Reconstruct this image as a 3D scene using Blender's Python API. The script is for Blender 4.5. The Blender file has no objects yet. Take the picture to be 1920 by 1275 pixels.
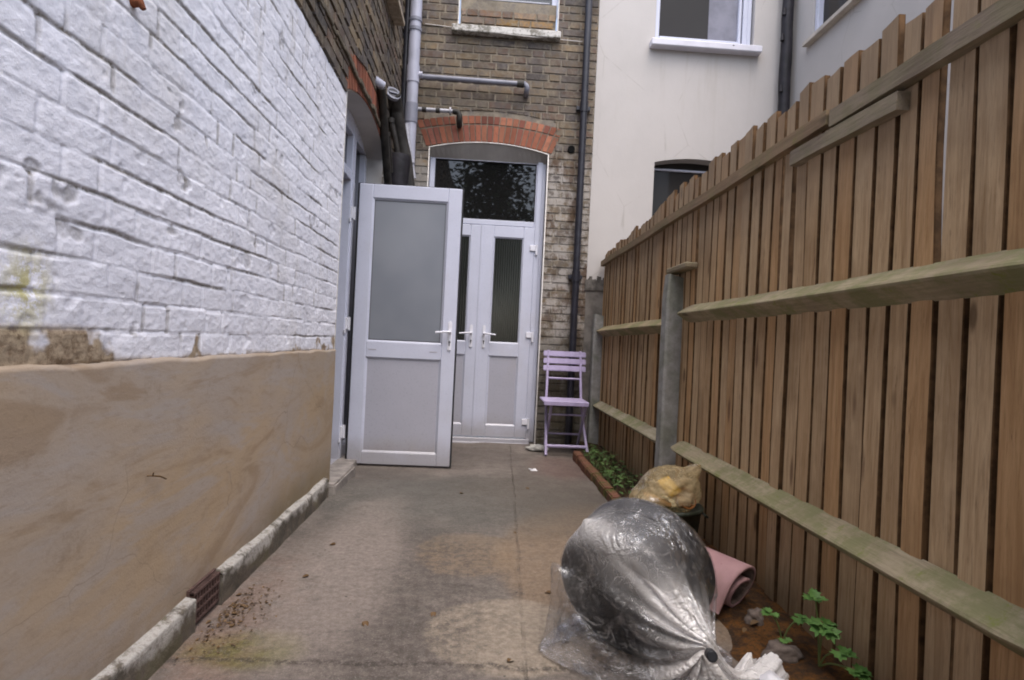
import bpy, bmesh, math, random
import numpy as np
from mathutils import Vector, Matrix, noise as mnoise
random.seed(7)
rng = np.random.default_rng(7)
S = bpy.context.scene
C = S.collection
PI = math.pi

# ------------------------------------------------------------------ camera, world, sun, exposure
CAMH = .96
cam = bpy.data.objects.new('camera', bpy.data.cameras.new('camera')); C.objects.link(cam)
cam.data.sensor_width = 36; cam.data.lens = 20.25; cam.data.clip_start = .03; cam.data.clip_end = 500
_R = (Matrix.Rotation(math.radians(-2.9), 4, 'Z') @ Matrix.Rotation(math.radians(90.2), 4, 'X')
      @ Matrix.Rotation(math.radians(2.75), 4, 'Z'))
cam.matrix_world = Matrix.Translation((0, 0, CAMH)) @ _R
S.camera = cam

SUN_EL, SUN_AZ = 66, 168            # azimuth measured from +Y (into the picture), clockwise
w = bpy.data.worlds.new('World'); S.world = w; w.use_nodes = True
wn = w.node_tree; bg = wn.nodes['Background']
sky = wn.nodes.new('ShaderNodeTexSky'); sky.sky_type = 'NISHITA'; sky.sun_disc = False
sky.sun_elevation = math.radians(SUN_EL); sky.sun_rotation = math.radians(SUN_AZ)
sky.air_density = 1.0; sky.dust_density = 4.0; sky.ozone_density = 1.6
hs = wn.nodes.new('ShaderNodeHueSaturation'); hs.inputs['Saturation'].default_value = .8
wn.links.new(sky.outputs[0], hs.inputs['Color']); wn.links.new(hs.outputs[0], bg.inputs[0])
bg.inputs[1].default_value = .15
sl = bpy.data.lights.new('sun', 'SUN'); sl.energy = .62; sl.angle = math.radians(95); sl.color = (1, .97, .95)
sun = bpy.data.objects.new('sun', sl); C.objects.link(sun)
_a, _e = math.radians(SUN_AZ), math.radians(SUN_EL)
_d = Vector((math.sin(_a)*math.cos(_e), math.cos(_a)*math.cos(_e), math.sin(_e)))
sun.rotation_euler = _d.to_track_quat('Z', 'Y').to_euler(); sun.location = (0, -4, 9)
S.view_settings.view_transform = 'Standard'; S.view_settings.look = 'None'
S.view_settings.exposure = 1.45; S.view_settings.gamma = 1
S.render.engine = 'CYCLES'
S.cycles.max_bounces = 8; S.cycles.diffuse_bounces = 5; S.cycles.transparent_max_bounces = 16
S.cycles.filter_width = 1.9; S.cycles.use_denoising = True

# ------------------------------------------------------------------ numpy noise
_P = rng.random((64, 64, 16))
def vn(x, y, z=0.):
    x, y, z = np.broadcast_arrays(np.asarray(x, float), np.asarray(y, float), np.asarray(z, float))
    xi, yi, zi = np.floor(x).astype(int), np.floor(y).astype(int), np.floor(z).astype(int)
    fx, fy, fz = x-xi, y-yi, z-zi
    fx, fy, fz = fx*fx*(3-2*fx), fy*fy*(3-2*fy), fz*fz*(3-2*fz)
    g = lambda a, b, c: _P[(xi+a) % 64, (yi+b) % 64, (zi+c) % 16]
    m = lambda p, q, t: p+(q-p)*t
    return m(m(m(g(0,0,0), g(1,0,0), fx), m(g(0,1,0), g(1,1,0), fx), fy),
             m(m(g(0,0,1), g(1,0,1), fx), m(g(0,1,1), g(1,1,1), fx), fy), fz)
def fbm(x, y, z=0., o=4):
    s = 0.; a = .5
    for i in range(o):
        s = s+a*vn(x*2**i+i*7.3, y*2**i+i*3.1, z*2**i); a *= .5
    return s/(1-.5**o)
def sst(a, b, x):
    t = np.clip((x-a)/(b-a), 0, 1); return t*t*(3-2*t)

# ------------------------------------------------------------------ object helpers
def tag(o, label=None, cat=None, group=None, kind=None):
    if label: o['label'] = label
    if cat: o['category'] = cat
    if group: o['group'] = group
    if kind: o['kind'] = kind
    return o
def thing(name, loc, label, cat, group=None):
    o = bpy.data.objects.new(name, None); C.objects.link(o); o.location = loc; o.empty_display_size = .1
    return tag(o, label, cat, group)
def wloc(o):
    v = Vector((0, 0, 0))
    while o: v = v+o.location; o = o.parent
    return v
def link_mesh(name, verts, faces, mats, parent=None, smooth=False, mi=None, origin=None):
    base = wloc(parent) if parent else Vector(origin or (0, 0, 0))
    V = np.asarray(verts, float)-np.array(base)
    me = bpy.data.meshes.new(name)
    me.from_pydata(V.tolist() if len(V) else [], [], faces)
    if not isinstance(mats, (list, tuple)): mats = [mats]
    for m in mats: me.materials.append(m)
    if mi is not None: me.polygons.foreach_set('material_index', mi)
    if smooth is True: me.polygons.foreach_set('use_smooth', [True]*len(me.polygons))
    elif smooth: me.polygons.foreach_set('use_smooth', smooth)
    me.update()
    o = bpy.data.objects.new(name, me); C.objects.link(o)
    if parent: o.parent = parent
    else: o.location = base
    return o

class MB:
    def __init__(s): s.v = []; s.f = []; s.mi = []; s.sm = []; s.m = 0; s.col = []; s.c = (1, 1, 1)
    def add(s, vs, fs, smooth=False):
        b = len(s.v); s.v += [tuple(p) for p in vs]
        for f in fs: s.f.append([b+i for i in f]); s.mi.append(s.m); s.sm.append(smooth); s.col.append(s.c)
    def box(s, x0, x1, y0, y1, z0, z1, bev=0., M=None, seg=1):
        if x0 > x1: x0, x1 = x1, x0
        if y0 > y1: y0, y1 = y1, y0
        if z0 > z1: z0, z1 = z1, z0
        if bev <= 0:
            vs = [(x, y, z) for z in (z0, z1) for y in (y0, y1) for x in (x0, x1)]
            fs = [(0,2,3,1), (4,5,7,6), (0,1,5,4), (1,3,7,5), (3,2,6,7), (2,0,4,6)]
        else:
            bm = bmesh.new(); bmesh.ops.create_cube(bm, size=1)
            for v in bm.verts:
                v.co = ((x0+x1)/2+v.co.x*(x1-x0), (y0+y1)/2+v.co.y*(y1-y0), (z0+z1)/2+v.co.z*(z1-z0))
            bmesh.ops.bevel(bm, geom=list(bm.edges), offset=bev, segments=seg, affect='EDGES')
            bm.verts.ensure_lookup_table(); bm.verts.index_update()
            vs = [v.co.copy() for v in bm.verts]; fs = [[v.index for v in f.verts] for f in bm.faces]; bm.free()
        if M: vs = [M @ Vector(p) for p in vs]
        s.add(vs, fs); return s
    def quad(s, *p): s.add(p, [(0, 1, 2, 3)]); return s
    def tube(s, path, r, n=16, caps=True, smooth=True):
        path = [Vector(p) for p in path]; k = len(path)
        rs = r if isinstance(r, (list, tuple)) else [r]*k
        vs = []; up = None
        for i, p in enumerate(path):
            t = (path[min(i+1, k-1)]-path[max(i-1, 0)]).normalized()
            if up is None:
                up = Vector((0, 0, 1)) if abs(t.z) < .9 else Vector((1, 0, 0))
            a = (up-t*up.dot(t)).normalized(); b = t.cross(a); up = a
            for j in range(n):
                q = 2*PI*j/n; vs.append(p+(a*math.cos(q)+b*math.sin(q))*rs[i])
        fs = [(i*n+j, i*n+(j+1) % n, (i+1)*n+(j+1) % n, (i+1)*n+j) for i in range(k-1) for j in range(n)]
        s.add(vs, fs, smooth)
        if caps:
            s.add(vs[:n], [tuple(range(n))[::-1]]); s.add(vs[-n:], [tuple(range(n))])
        return s
    def lathe(s, prof, M, n=48, smooth=True):
        vs = []; k = len(prof)
        for r, h in prof:
            for j in range(n):
                q = 2*PI*j/n; vs.append(M @ Vector((r*math.cos(q), r*math.sin(q), h)))
        fs = [(i*n+j, i*n+(j+1) % n, (i+1)*n+(j+1) % n, (i+1)*n+j) for i in range(k-1) for j in range(n)]
        s.add(vs, fs, smooth); return s
    def build(s, name, mats, parent=None, colour=False, origin=None):
        o = link_mesh(name, s.v, s.f, mats, parent, smooth=s.sm, mi=s.mi, origin=origin)
        if colour: paint(o, s.col)
        return o
def paint(o, cols):
    me = o.data; at = me.color_attributes.new('bc', 'FLOAT_COLOR', 'CORNER')
    cnt = np.zeros(len(me.polygons), int); me.polygons.foreach_get('loop_total', cnt)
    c = np.asarray(cols, float); c = np.hstack([c, np.ones((len(c), 1))])
    at.data.foreach_set('color', np.repeat(c, cnt, axis=0).ravel())
def fattr(o, name, vals):
    a = o.data.attributes.new(name, 'FLOAT', 'POINT'); a.data.foreach_set('value', np.asarray(vals, float).ravel())
def smooth_path(pts, n=6):
    P = [Vector(p) for p in pts]; out = []
    for i in range(len(P)-1):
        p0, p1, p2, p3 = P[max(i-1, 0)], P[i], P[i+1], P[min(i+2, len(P)-1)]
        for j in range(n):
            t = j/n
            out.append(.5*((2*p1)+(-p0+p2)*t+(2*p0-5*p1+4*p2-p3)*t*t+(-p0+3*p1-3*p2+p3)*t**3))
    return out+[P[-1]]

# ------------------------------------------------------------------ materials
class NM:
    def __init__(s, name, rough=.8, spec=.3, **k):
        s.mat = bpy.data.materials.new(name); s.mat.use_nodes = True
        s.t = s.mat.node_tree; s.b = s.t.nodes['Principled BSDF']
        s.b.inputs['Roughness'].default_value = rough; s.b.inputs['Specular IOR Level'].default_value = spec
        for a, v in k.items(): s.b.inputs[a.replace('_', ' ')].default_value = v
        s.pos = s.n('ShaderNodeNewGeometry').outputs['Position']
    def n(s, t): return s.t.nodes.new(t)
    def L(s, a, b): s.t.links.new(a, b)
    def put(s, sock, v):
        if hasattr(v, 'is_output'): s.L(v, sock)
        elif isinstance(v, (tuple, list)) and len(v) == 3 and len(sock.default_value) == 4: sock.default_value = (*v, 1)
        else: sock.default_value = v
    def objco(s): return s.n('ShaderNodeTexCoord').outputs['Object']
    def scale(s, v, sc, loc=(0, 0, 0)):
        m = s.n('ShaderNodeMapping'); m.inputs['Scale'].default_value = sc; m.inputs['Location'].default_value = loc
        s.L(v, m.inputs['Vector']); return m.outputs[0]
    def noise(s, sc, det=4, rough=.6, vec=None, dist=0.):
        q = s.n('ShaderNodeTexNoise'); q.inputs['Scale'].default_value = sc; q.inputs['Detail'].default_value = det
        q.inputs['Roughness'].default_value = rough; q.inputs['Distortion'].default_value = dist
        s.L(vec if vec is not None else s.pos, q.inputs['Vector']); return q.outputs['Fac']
    def noise_v(s, sc, amt=.25):
        q = s.n('ShaderNodeTexNoise'); q.inputs['Scale'].default_value = sc; q.inputs['Detail'].default_value = 5; s.L(s.pos, q.inputs['Vector'])
        a = s.n('ShaderNodeVectorMath'); a.operation = 'MULTIPLY_ADD'; s.L(q.outputs['Color'], a.inputs[0]); a.inputs[1].default_value = (amt, amt, amt); s.L(s.pos, a.inputs[2]); return a.outputs[0]
    def voro(s, sc, vec=None, feat='F1'):
        q = s.n('ShaderNodeTexVoronoi'); q.feature = feat; q.inputs['Scale'].default_value = sc
        s.L(vec if vec is not None else s.pos, q.inputs['Vector']); return q.outputs['Distance']
    def rng(s, v, a, b, c=0., d=1.):
        q = s.n('ShaderNodeMapRange'); q.interpolation_type = 'SMOOTHSTEP'
        s.L(v, q.inputs[0])
        for i, x in enumerate((a, b, c, d)): q.inputs[i+1].default_value = x
        return q.outputs[0]
    def math(s, op, a, b=0.):
        q = s.n('ShaderNodeMath'); q.operation = op; s.put(q.inputs[0], a); s.put(q.inputs[1], b); return q.outputs[0]
    def mix(s, f, a, b, mode='MIX'):
        q = s.n('ShaderNodeMix'); q.data_type = 'RGBA'; q.blend_type = mode; q.clamp_factor = True
        s.put(q.inputs[0], f); s.put(q.inputs[6], a); s.put(q.inputs[7], b); return q.outputs[2]
    def attr(s, name, col=False):
        q = s.n('ShaderNodeAttribute'); q.attribute_name = name; return q.outputs['Color' if col else 'Fac']
    def xyz(s, v=None):
        q = s.n('ShaderNodeSeparateXYZ'); s.L(v if v is not None else s.pos, q.inputs[0]); return q.outputs
    def bump(s, h, st=.3, d=.01):
        q = s.n('ShaderNodeBump'); q.inputs['Strength'].default_value = st; q.inputs['Distance'].default_value = d
        s.L(h, q.inputs['Height']); s.L(q.outputs[0], s.b.inputs['Normal']); return q.outputs[0]
    def col(s, v): s.put(s.b.inputs['Base Color'], v); return s
    def rough(s, v): s.put(s.b.inputs['Roughness'], v); return s
def plain(name, c, rough=.6, spec=.3, var=.12, sc=12., bump=0., bs=60., **k):
    m = NM(name, rough, spec, **k)
    n = m.noise(sc, 5)
    m.col(m.mix(m.rng(n, .3, .7), tuple(x*(1-var) for x in c), tuple(min(1, x*(1+var)) for x in c)))
    if bump: m.bump(m.noise(bs, 4), bump, .004)
    return m.mat

M = {}
def blob(m, cx, cy, rx, ry, warp, soft=.35, amt=.5):
    """mask of a stain on the ground with a ragged outline"""
    X = m.xyz()
    a = m.math('DIVIDE', m.math('SUBTRACT', X[0], cx), rx); b = m.math('DIVIDE', m.math('SUBTRACT', X[1], cy), ry)
    r = m.math('SQRT', m.math('ADD', m.math('MULTIPLY', a, a), m.math('MULTIPLY', b, b)))
    r = m.math('ADD', r, m.math('MULTIPLY', m.math('SUBTRACT', warp, .5), amt*2))
    return m.rng(r, 1-soft/2, 1+soft/2, 1, 0)

# concrete yard
m = NM('yard_concrete', .85, .25)
wp = m.noise(2.2, 5, .65); n1 = m.noise(1.1, 5, .6); n2 = m.noise(7, 6, .7); n3 = m.noise(45, 5, .75); n4 = m.noise(160, 3, .7)
c = m.mix(m.rng(n1, .35, .65), (.124, .104, .090), (.205, .175, .152))
c = m.mix(m.math('MULTIPLY', m.rng(n2, .45, .7), .6), c, (.115, .105, .09))
X = m.xyz()
c = m.mix(m.math('MULTIPLY', blob(m, .62, 2.55, .50, .85, wp, .22, .28), .7), c, (.225, .158, .10))         # tan
c = m.mix(m.math('MULTIPLY', blob(m, -.02, 2.62, .22, .26, wp, .3, .5), .55), c, (.245, .175, .11))
c = m.mix(m.math('MULTIPLY', blob(m, .13, 1.9, .27, .25, wp, .16, .22), .9), c, (.30, .25, .195))            # pale patch
c = m.mix(m.math('MULTIPLY', m.math('MULTIPLY', blob(m, -.30, 2.25, .40, .75, wp, .8, .6), m.rng(m.noise(22, 6, .8), .40, .62)), .75), c, (.085, .072, .064))
c = m.mix(m.math('MULTIPLY', m.math('MULTIPLY', blob(m, -.28, 1.62, .34, .3, wp, .8, .6), m.rng(m.noise(26, 6, .8), .40, .62)), .75), c, (.085, .070, .062))
c = m.mix(m.math('MULTIPLY', blob(m, -.15, 3.5, .85, .6, wp, 1.1, .6), .65), c, (.095, .096, .085))           # greenish grey
c = m.mix(m.math('MULTIPLY', blob(m, .45, 3.7, .5, .5, wp, 1., .7), .5), c, (.12, .10, .08))
c = m.mix(m.math('MULTIPLY', blob(m, .66, 4.55, .22, .45, wp, .8, .6), .45), c, (.17, .095, .08))               # worn red paint
c = m.mix(m.math('MULTIPLY', m.math('MULTIPLY', blob(m, -.67, 1.76, .17, .11, wp, .6, .6), m.rng(n2, .22, .45)), 1.), c, (.105, .10, .018))
c = m.mix(m.math('MULTIPLY', m.math('MULTIPLY', blob(m, -.74, 1.95, .1, .3, wp, .9, .9), m.rng(n3, .5, .62)), .6), c, (.06, .055, .03))
c = m.mix(m.math('MULTIPLY', m.math('MULTIPLY', blob(m, -.80, 1.5, .2, .9, wp, .8, .8), .5), m.rng(n2, .3, .6)), c, (.26, .17, .13))
c = m.mix(m.math('MULTIPLY', blob(m, -.52, 2.45, .20, .9, wp, .9, .8), .6), c, (.29, .245, .215))
edge = m.math('MULTIPLY', m.rng(m.math('ABSOLUTE', m.math('SUBTRACT', X[1], 3.945)), .012, .03, 1, 0), m.rng(X[0], -.1, -.25)); c = m.mix(m.math('MULTIPLY', edge, .7), c, (.115, .06, .045))
c = m.mix(m.math('MULTIPLY', m.rng(m.voro(9, m.scale(m.pos, (1, 1, 1), (3, 1, 0))), .03, .06, 1, 0), .75), c, (.035, .03, .025))
sx = m.math('ABSOLUTE', m.math('SUBTRACT', m.math('ADD', X[0], m.math('MULTIPLY', X[1], -.035)), m.math('ADD', .115, m.math('MULTIPLY', m.math('SUBTRACT', wp, .5), .05))))
seam = m.math('MULTIPLY', m.rng(sx, .002, .008, 1, 0), m.rng(n2, .35, .6))
sy = m.math('ABSOLUTE', m.math('SUBTRACT', X[1], m.math('ADD', 1.70, m.math('MULTIPLY', m.math('SUBTRACT', wp, .5), .12))))
seam2 = m.math('MULTIPLY', m.rng(sy, .003, .022, 1, 0), m.rng(n3, .35, .6))
c = m.mix(m.math('MULTIPLY', seam, .4), c, (.07, .058, .045)); c = m.mix(m.math('MULTIPLY', seam2, .8), c, (.055, .045, .038))
c = m.mix(m.rng(n3, .35, .62, .0, .7), c, m.mix(.75, c, (.45, .42, .40), 'MULTIPLY'))
c = m.mix(m.math('MULTIPLY', m.rng(m.noise(12, 6, .85), .52, .64), .45), c, (.07, .062, .054))
c = m.mix(m.math('MULTIPLY', m.rng(n4, .58, .68), .4), c, (.36, .32, .28))
c = m.mix(m.math('MULTIPLY', m.rng(m.voro(95), .12, .22, 1, 0), .25), c, (.32, .29, .26))
m.col(c); m.bump(m.math('ADD', m.math('ADD', m.math('MULTIPLY', n3, .6), m.math('MULTIPLY', n4, .4)), m.math('MULTIPLY', seam, -1.2)), .8, .006)
m.rough(m.rng(n2, .3, .7, .62, .9)); M['yard'] = m.mat

# soil with rust-brown rotting matter
m = NM('soil', .95, .15); n1 = m.noise(9, 6, .7); n2 = m.noise(70, 5, .8)
c = m.mix(m.rng(n1, .35, .6), (.028, .02, .014), (.055, .035, .018)); c = m.mix(m.rng(n2, .5, .62), c, (.09, .06, .035))
m.col(c); m.bump(n2, .9, .02); M['soil'] = m.mat
m = NM('rust_litter', .9, .2); n1 = m.noise(14, 6, .7); n2 = m.noise(90, 5, .8)
c = m.mix(m.rng(n1, .4, .6), (.055, .03, .016), (.17, .072, .018)); c = m.mix(m.rng(n2, .5, .65), c, (.035, .028, .02))
m.col(c); m.bump(n2, .9, .015); M['litter'] = m.mat

# painted brick
m = NM('white_masonry_paint', .72, .3)
d = m.attr('dirt'); n1 = m.noise(3.2, 5, .65); n2 = m.noise(38, 6, .75); n3 = m.noise(180, 3, .7)
c = m.mix(m.rng(n1, .3, .7), (.72, .72, .785), (.81, .805, .86))
c = m.mix(m.math('MULTIPLY', m.rng(m.noise(1.4, 4), .52, .7), .5), c, (.62, .59, .57))
c = m.mix(m.math('MULTIPLY', m.rng(n2, .50, .75), .35), c, (.42, .41, .41))
c = m.mix(m.math('MULTIPLY', m.rng(m.noise(85, 4, .8), .66, .72), .6), c, (.20, .18, .15))
c = m.mix(m.math('MULTIPLY', m.rng(m.noise(2.6, 6, .75, m.scale(m.pos, (1, 2, .5))), .54, .68), .30), c, (.40, .36, .30))
c = m.mix(m.math('MULTIPLY', d, m.rng(n2, .25, .55)), c, (.17, .145, .11))
c = m.mix(m.attr('bare'), c, m.mix(m.rng(n2, .35, .6), (.17, .115, .07), (.38, .30, .21)))
c = m.mix(m.math('MULTIPLY', m.attr('yellow'), m.rng(n2, .4, .55)), c, (.50, .46, .22))
m.col(c); m.bump(m.math('ADD', m.math('MULTIPLY', n2, .8), m.math('MULTIPLY', n3, .35)), .65, .005); M['paintbrick'] = m.mat

# plaster dado: swirled, stained
m = NM('plaster_render', .85, .25)
v = m.n('ShaderNodeMapping'); v.inputs['Rotation'].default_value = (math.radians(-38), 0, 0); v.inputs['Scale'].default_value = (1, .55, 2.0)
m.L(m.pos, v.inputs['Vector']); v = v.outputs[0]
n1 = m.noise(1.3, 4, .55, v, .9); n2 = m.noise(2.8, 5, .6, v, 1.6); n3 = m.noise(9, 6, .7, v, 1.2); n4 = m.noise(120, 4, .7)
c = m.mix(m.rng(n1, .32, .66), (.41, .305, .20), (.365, .305, .255))
c = m.mix(m.math('MULTIPLY', m.rng(n2, .50, .64), .60), c, (.37, .33, .305))
c = m.mix(m.math('MULTIPLY', m.rng(n2, .34, .46, 1, 0), .55), c, (.275, .19, .115))
c = m.mix(m.math('MULTIPLY', m.rng(n3, .54, .68), .25), c, (.22, .155, .10))
X = m.xyz()
wpn = m.noise(3, 4)
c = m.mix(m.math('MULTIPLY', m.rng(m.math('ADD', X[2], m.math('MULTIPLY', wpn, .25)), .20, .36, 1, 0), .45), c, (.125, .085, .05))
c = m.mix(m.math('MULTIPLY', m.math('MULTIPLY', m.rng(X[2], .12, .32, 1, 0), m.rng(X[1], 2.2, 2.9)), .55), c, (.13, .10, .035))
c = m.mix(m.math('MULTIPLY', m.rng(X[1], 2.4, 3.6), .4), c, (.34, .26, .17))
c = m.mix(m.math('MULTIPLY', m.rng(m.noise(5.5, 6, .8), .58, .70), .35), c, (.20, .145, .095))
c = m.mix(m.math('MULTIPLY', m.rng(m.noise(2.4, 5, .75, m.scale(m.pos, (1, 1, 1), (4, 4, 4))), .55, .68), .5), c, (.36, .31, .27))
c = m.mix(m.math('MULTIPLY', m.rng(m.noise(170, 3, .8), .62, .72), .3), c, (.16, .12, .085))
scr = m.n('ShaderNodeTexWave'); scr.inputs['Scale'].default_value = 1.1; scr.inputs['Distortion'].default_value = 14; scr.inputs['Detail'].default_value = 3
m.L(v, scr.inputs['Vector'])
c = m.mix(m.math('MULTIPLY', m.rng(m.noise(34, 6, .8, v), .50, .66), .30), c, (.24, .175, .12))
hc = m.voro(1.7, m.noise_v(2.5), 'DISTANCE_TO_EDGE'); c = m.mix(m.math('MULTIPLY', m.math('MULTIPLY', m.rng(hc, .0, .004, 1, 0), m.rng(m.noise(1.9, 3), .50, .60)), .5), c, (.15, .11, .08))
m.col(c); m.bump(m.math('ADD', m.math('MULTIPLY', n3, .35), m.math('MULTIPLY', n4, .35)), .5, .005); M['plaster'] = m.mat

# plinth: flaking white paint on grey mossy cement
m = NM('plinth_cement', .85, .25); n1 = m.noise(5, 6, .7); n2 = m.noise(40, 6, .75); X = m.xyz()
cem = m.mix(m.rng(n1, .35, .65), (.085, .075, .06), (.16, .13, .105)); cem = m.mix(m.math('MULTIPLY', m.rng(n1, .5, .62), .5), cem, (.085, .085, .035))
hgt = m.math('ADD', X[2], m.math('MULTIPLY', m.math('SUBTRACT', n1, .5), .20))
c = m.mix(m.math('MULTIPLY', m.rng(hgt, .055, .095), m.rng(m.noise(11, 5, .7), .36, .5)), cem, m.mix(m.rng(n2, .3, .6), (.27, .25, .225), (.45, .43, .40)))
c = m.mix(m.math('MULTIPLY', m.rng(n2, .52, .62), .5), c, (.15, .125, .09))
m.col(c); m.bump(n2, .8, .008); M['plinth'] = m.mat

def brickmat(name, stain=0.):
    m = NM(name, .9, .2); n1 = m.noise(30, 6, .75); n2 = m.noise(3, 5, .65); n3 = m.noise(110, 4, .7)
    c = m.attr('bc', True); c = m.mix(m.rng(m.noise(17, 5, .8), .36, .62, 0, .75), c, m.mix(m.rng(m.noise(7, 3), .4, .6), (.26, .225, .17), (.17, .155, .145)))
    c = m.mix(m.rng(n1, .3, .7, 0, .65), c, m.mix(.6, c, (.32, .27, .22), 'MULTIPLY'))
    c = m.mix(m.math('MULTIPLY', m.rng(n1, .60, .72), .35), c, (.34, .28, .19))
    c = m.mix(m.math('MULTIPLY', m.rng(n2, .45, .68), .4), c, (.07, .062, .055))
    if stain:
        X = m.xyz(); wv = m.math('MULTIPLY', m.math('SUBTRACT', m.noise(5, 6, .75), .5), .6)
        right = m.rng(X[0], .45, .6)
        z = m.math('ADD', X[2], wv)
        white = m.math('MULTIPLY', m.math('MULTIPLY', right, m.rng(z, 2.95, 2.6)), m.rng(m.noise(9, 6, .8), .43, .56))
        c = m.mix(m.math('MULTIPLY', white, .75), c, (.42, .39, .36))
        brown = m.math('MULTIPLY', m.math('MULTIPLY', right, m.rng(z, 2.9, 2.7)), m.rng(m.noise(3.3, 5, .7, m.scale(m.pos, (2, 1, .6), (4, 2, 8))), .52, .62))
        c = m.mix(m.math('MULTIPLY', brown, .75), c, (.10, .062, .04))
        left = m.math('MULTIPLY', m.rng(X[0], -.58, -.62), m.rng(z, 2.75, 2.6))
        c = m.mix(m.math('MULTIPLY', left, .5), c, (.36, .35, .33))
        dk = m.math('MULTIPLY', m.math('MULTIPLY', right, m.rng(z, 1.25, .75)), .75)
        c = m.mix(dk, c, (.055, .05, .035))
    m.col(c); m.bump(m.math('ADD', n1, m.math('MULTIPLY', n3, .5)), .7, .006); return m.mat
M['brick'] = brickmat('stock_brick', 1.); M['brickL'] = brickmat('stock_brick_side')
M['archbrick'] = NM('red_arch_brick', .9, .2); _m = M['archbrick']; _n = _m.noise(26, 6, .75); _c = _m.attr('bc', True)
_c = _m.mix(_m.math('MULTIPLY', _m.rng(_n, .5, .66), .5), _c, (.12, .06, .045)); _c = _m.mix(_m.math('MULTIPLY', _m.rng(_m.noise(60, 4, .8), .6, .7), .3), _c, (.42, .33, .25)); _m.col(_c); _m.bump(_n, .7, .006); M['archbrick'] = _m.mat
M['mortar'] = plain('mortar', (.20, .175, .14), .95, .1, .25, 9, .6, 90)
M['mortarL'] = plain('mortar_weathered', (.13, .11, .085), .95, .1, .25, 9, .6, 90)
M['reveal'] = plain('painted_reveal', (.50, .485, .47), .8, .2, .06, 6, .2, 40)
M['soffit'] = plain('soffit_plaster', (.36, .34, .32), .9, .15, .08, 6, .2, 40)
M['bead'] = plain('white_bead', (.72, .69, .66), .7, .3, .08, 20, .3, 60)

# cream render house
m = NM('cream_masonry_paint', .8, .25); n1 = m.noise(1.3, 5, .6); n2 = m.noise(60, 5, .7); n3 = m.noise(5, 4, .6, m.scale(m.pos, (1, 1, .5)))
c = m.mix(m.rng(n1, .3, .7), (.455, .43, .41), (.505, .475, .455)); c = m.mix(m.math('MULTIPLY', m.rng(n3, .55, .75), .3), c, (.50, .465, .42))
X = m.xyz(); sk = m.noise(7, 5, .7, m.scale(m.pos, (1, 1, .07)))
under = m.math('MULTIPLY', m.math('MULTIPLY', m.rng(X[2], 3.92, 3.90), m.rng(X[2], 3.0, 3.9)), m.math('MULTIPLY', m.rng(X[0], 1.4, 1.55), m.rng(X[0], 2.7, 2.55)))
c = m.mix(m.math('MULTIPLY', m.math('MULTIPLY', under, m.rng(sk, .48, .62)), .45), c, (.40, .36, .32))
c = m.mix(m.math('MULTIPLY', m.rng(sk, .60, .72), .22), c, (.42, .39, .35))
crk = m.voro(1.1, m.scale(m.pos, (1, 1, .7)), 'DISTANCE_TO_EDGE'); c = m.mix(m.math('MULTIPLY', m.math('MULTIPLY', m.rng(crk, .0, .006, 1, 0), m.rng(n3, .45, .6)), .5), c, (.33, .30, .27))
m.col(c); m.bump(m.math('ADD', m.math('MULTIPLY', n2, .3), n3), .4, .008); M['cream'] = m.mat

# uPVC
def upvc(name, c, var=.05):
    m = NM(name, .28, .5); n = m.noise(5, 5, .6); n2 = m.noise(60, 4, .7); n3 = m.noise(2.2, 4)
    k = m.mix(m.rng(n, .3, .7), tuple(x*(1-var) for x in c), c)
    k = m.mix(m.math('MULTIPLY', m.rng(n2, .55, .75), .12), k, (.35, .33, .30))
    k = m.mix(m.math('MULTIPLY', m.rng(n3, .55, .72), .14), k, (.42, .38, .33))
    z = m.math('ADD', m.xyz()[2], m.math('MULTIPLY', n, -.25)); k = m.mix(m.math('MULTIPLY', m.rng(z, .12, -.12), .55), k, (.22, .19, .16))
    m.col(k); m.rough(m.rng(n2, .3, .7, .24, .42)); return m.mat
M['upvc'] = upvc('white_plastic_frame', (.56, .58, .69)); M['panel'] = upvc('white_plastic_panel', (.40, .40, .46), .04)
M['gasket'] = plain('black_rubber', (.02, .02, .022), .6, .3)
def glass(name, c, rough=.03, wav=.0):
    m = NM(name, rough, .7); n = m.noise(3, 2); m.col(m.mix(n, tuple(x*.8 for x in c), c))
    if wav: m.bump(m.noise(2.0, 2), wav, .02)
    m.b.inputs['IOR'].default_value = 1.5
    return m.mat
M['glass'] = glass('dark_window_glass', (.012, .012, .012), .02, .06)
m = NM('frosted_glass', .32, .5); n = m.noise(1.3, 3, .5); m.col(m.mix(m.rng(n, .3, .7), (.175, .19, .22), (.245, .26, .29))); m.bump(m.noise(220, 2), .12, .001); M['frost'] = m.mat
M['glassdull'] = glass('upper_window_glass', (.035, .032, .030), .06, .05); M['glassdull'].node_tree.nodes['Principled BSDF'].inputs['Specular IOR Level'].default_value = .12
m = NM('striped_reflection_glass', .12, .7); X = m.xyz(); wv = m.n('ShaderNodeTexWave'); wv.bands_direction = 'X'; wv.inputs['Scale'].default_value = 14  # stripes in colour and bump stand in for a ribbed reflection
m.L(m.pos, wv.inputs['Vector']); m.col(m.mix(wv.outputs['Fac'], (.014, .016, .014), (.026, .028, .025))); m.bump(wv.outputs['Fac'], .2, .002); M['stripeglass'] = m.mat
M['handle'] = plain('white_handle', (.74, .74, .80), .25, .5, .03)
M['chrome'] = plain('keyhole_metal', (.16, .16, .17), .35, .6, .1, Metallic=.6)
M['curtain'] = plain('curtain', (.22, .22, .26), .9, .1, .15, 6)

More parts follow.
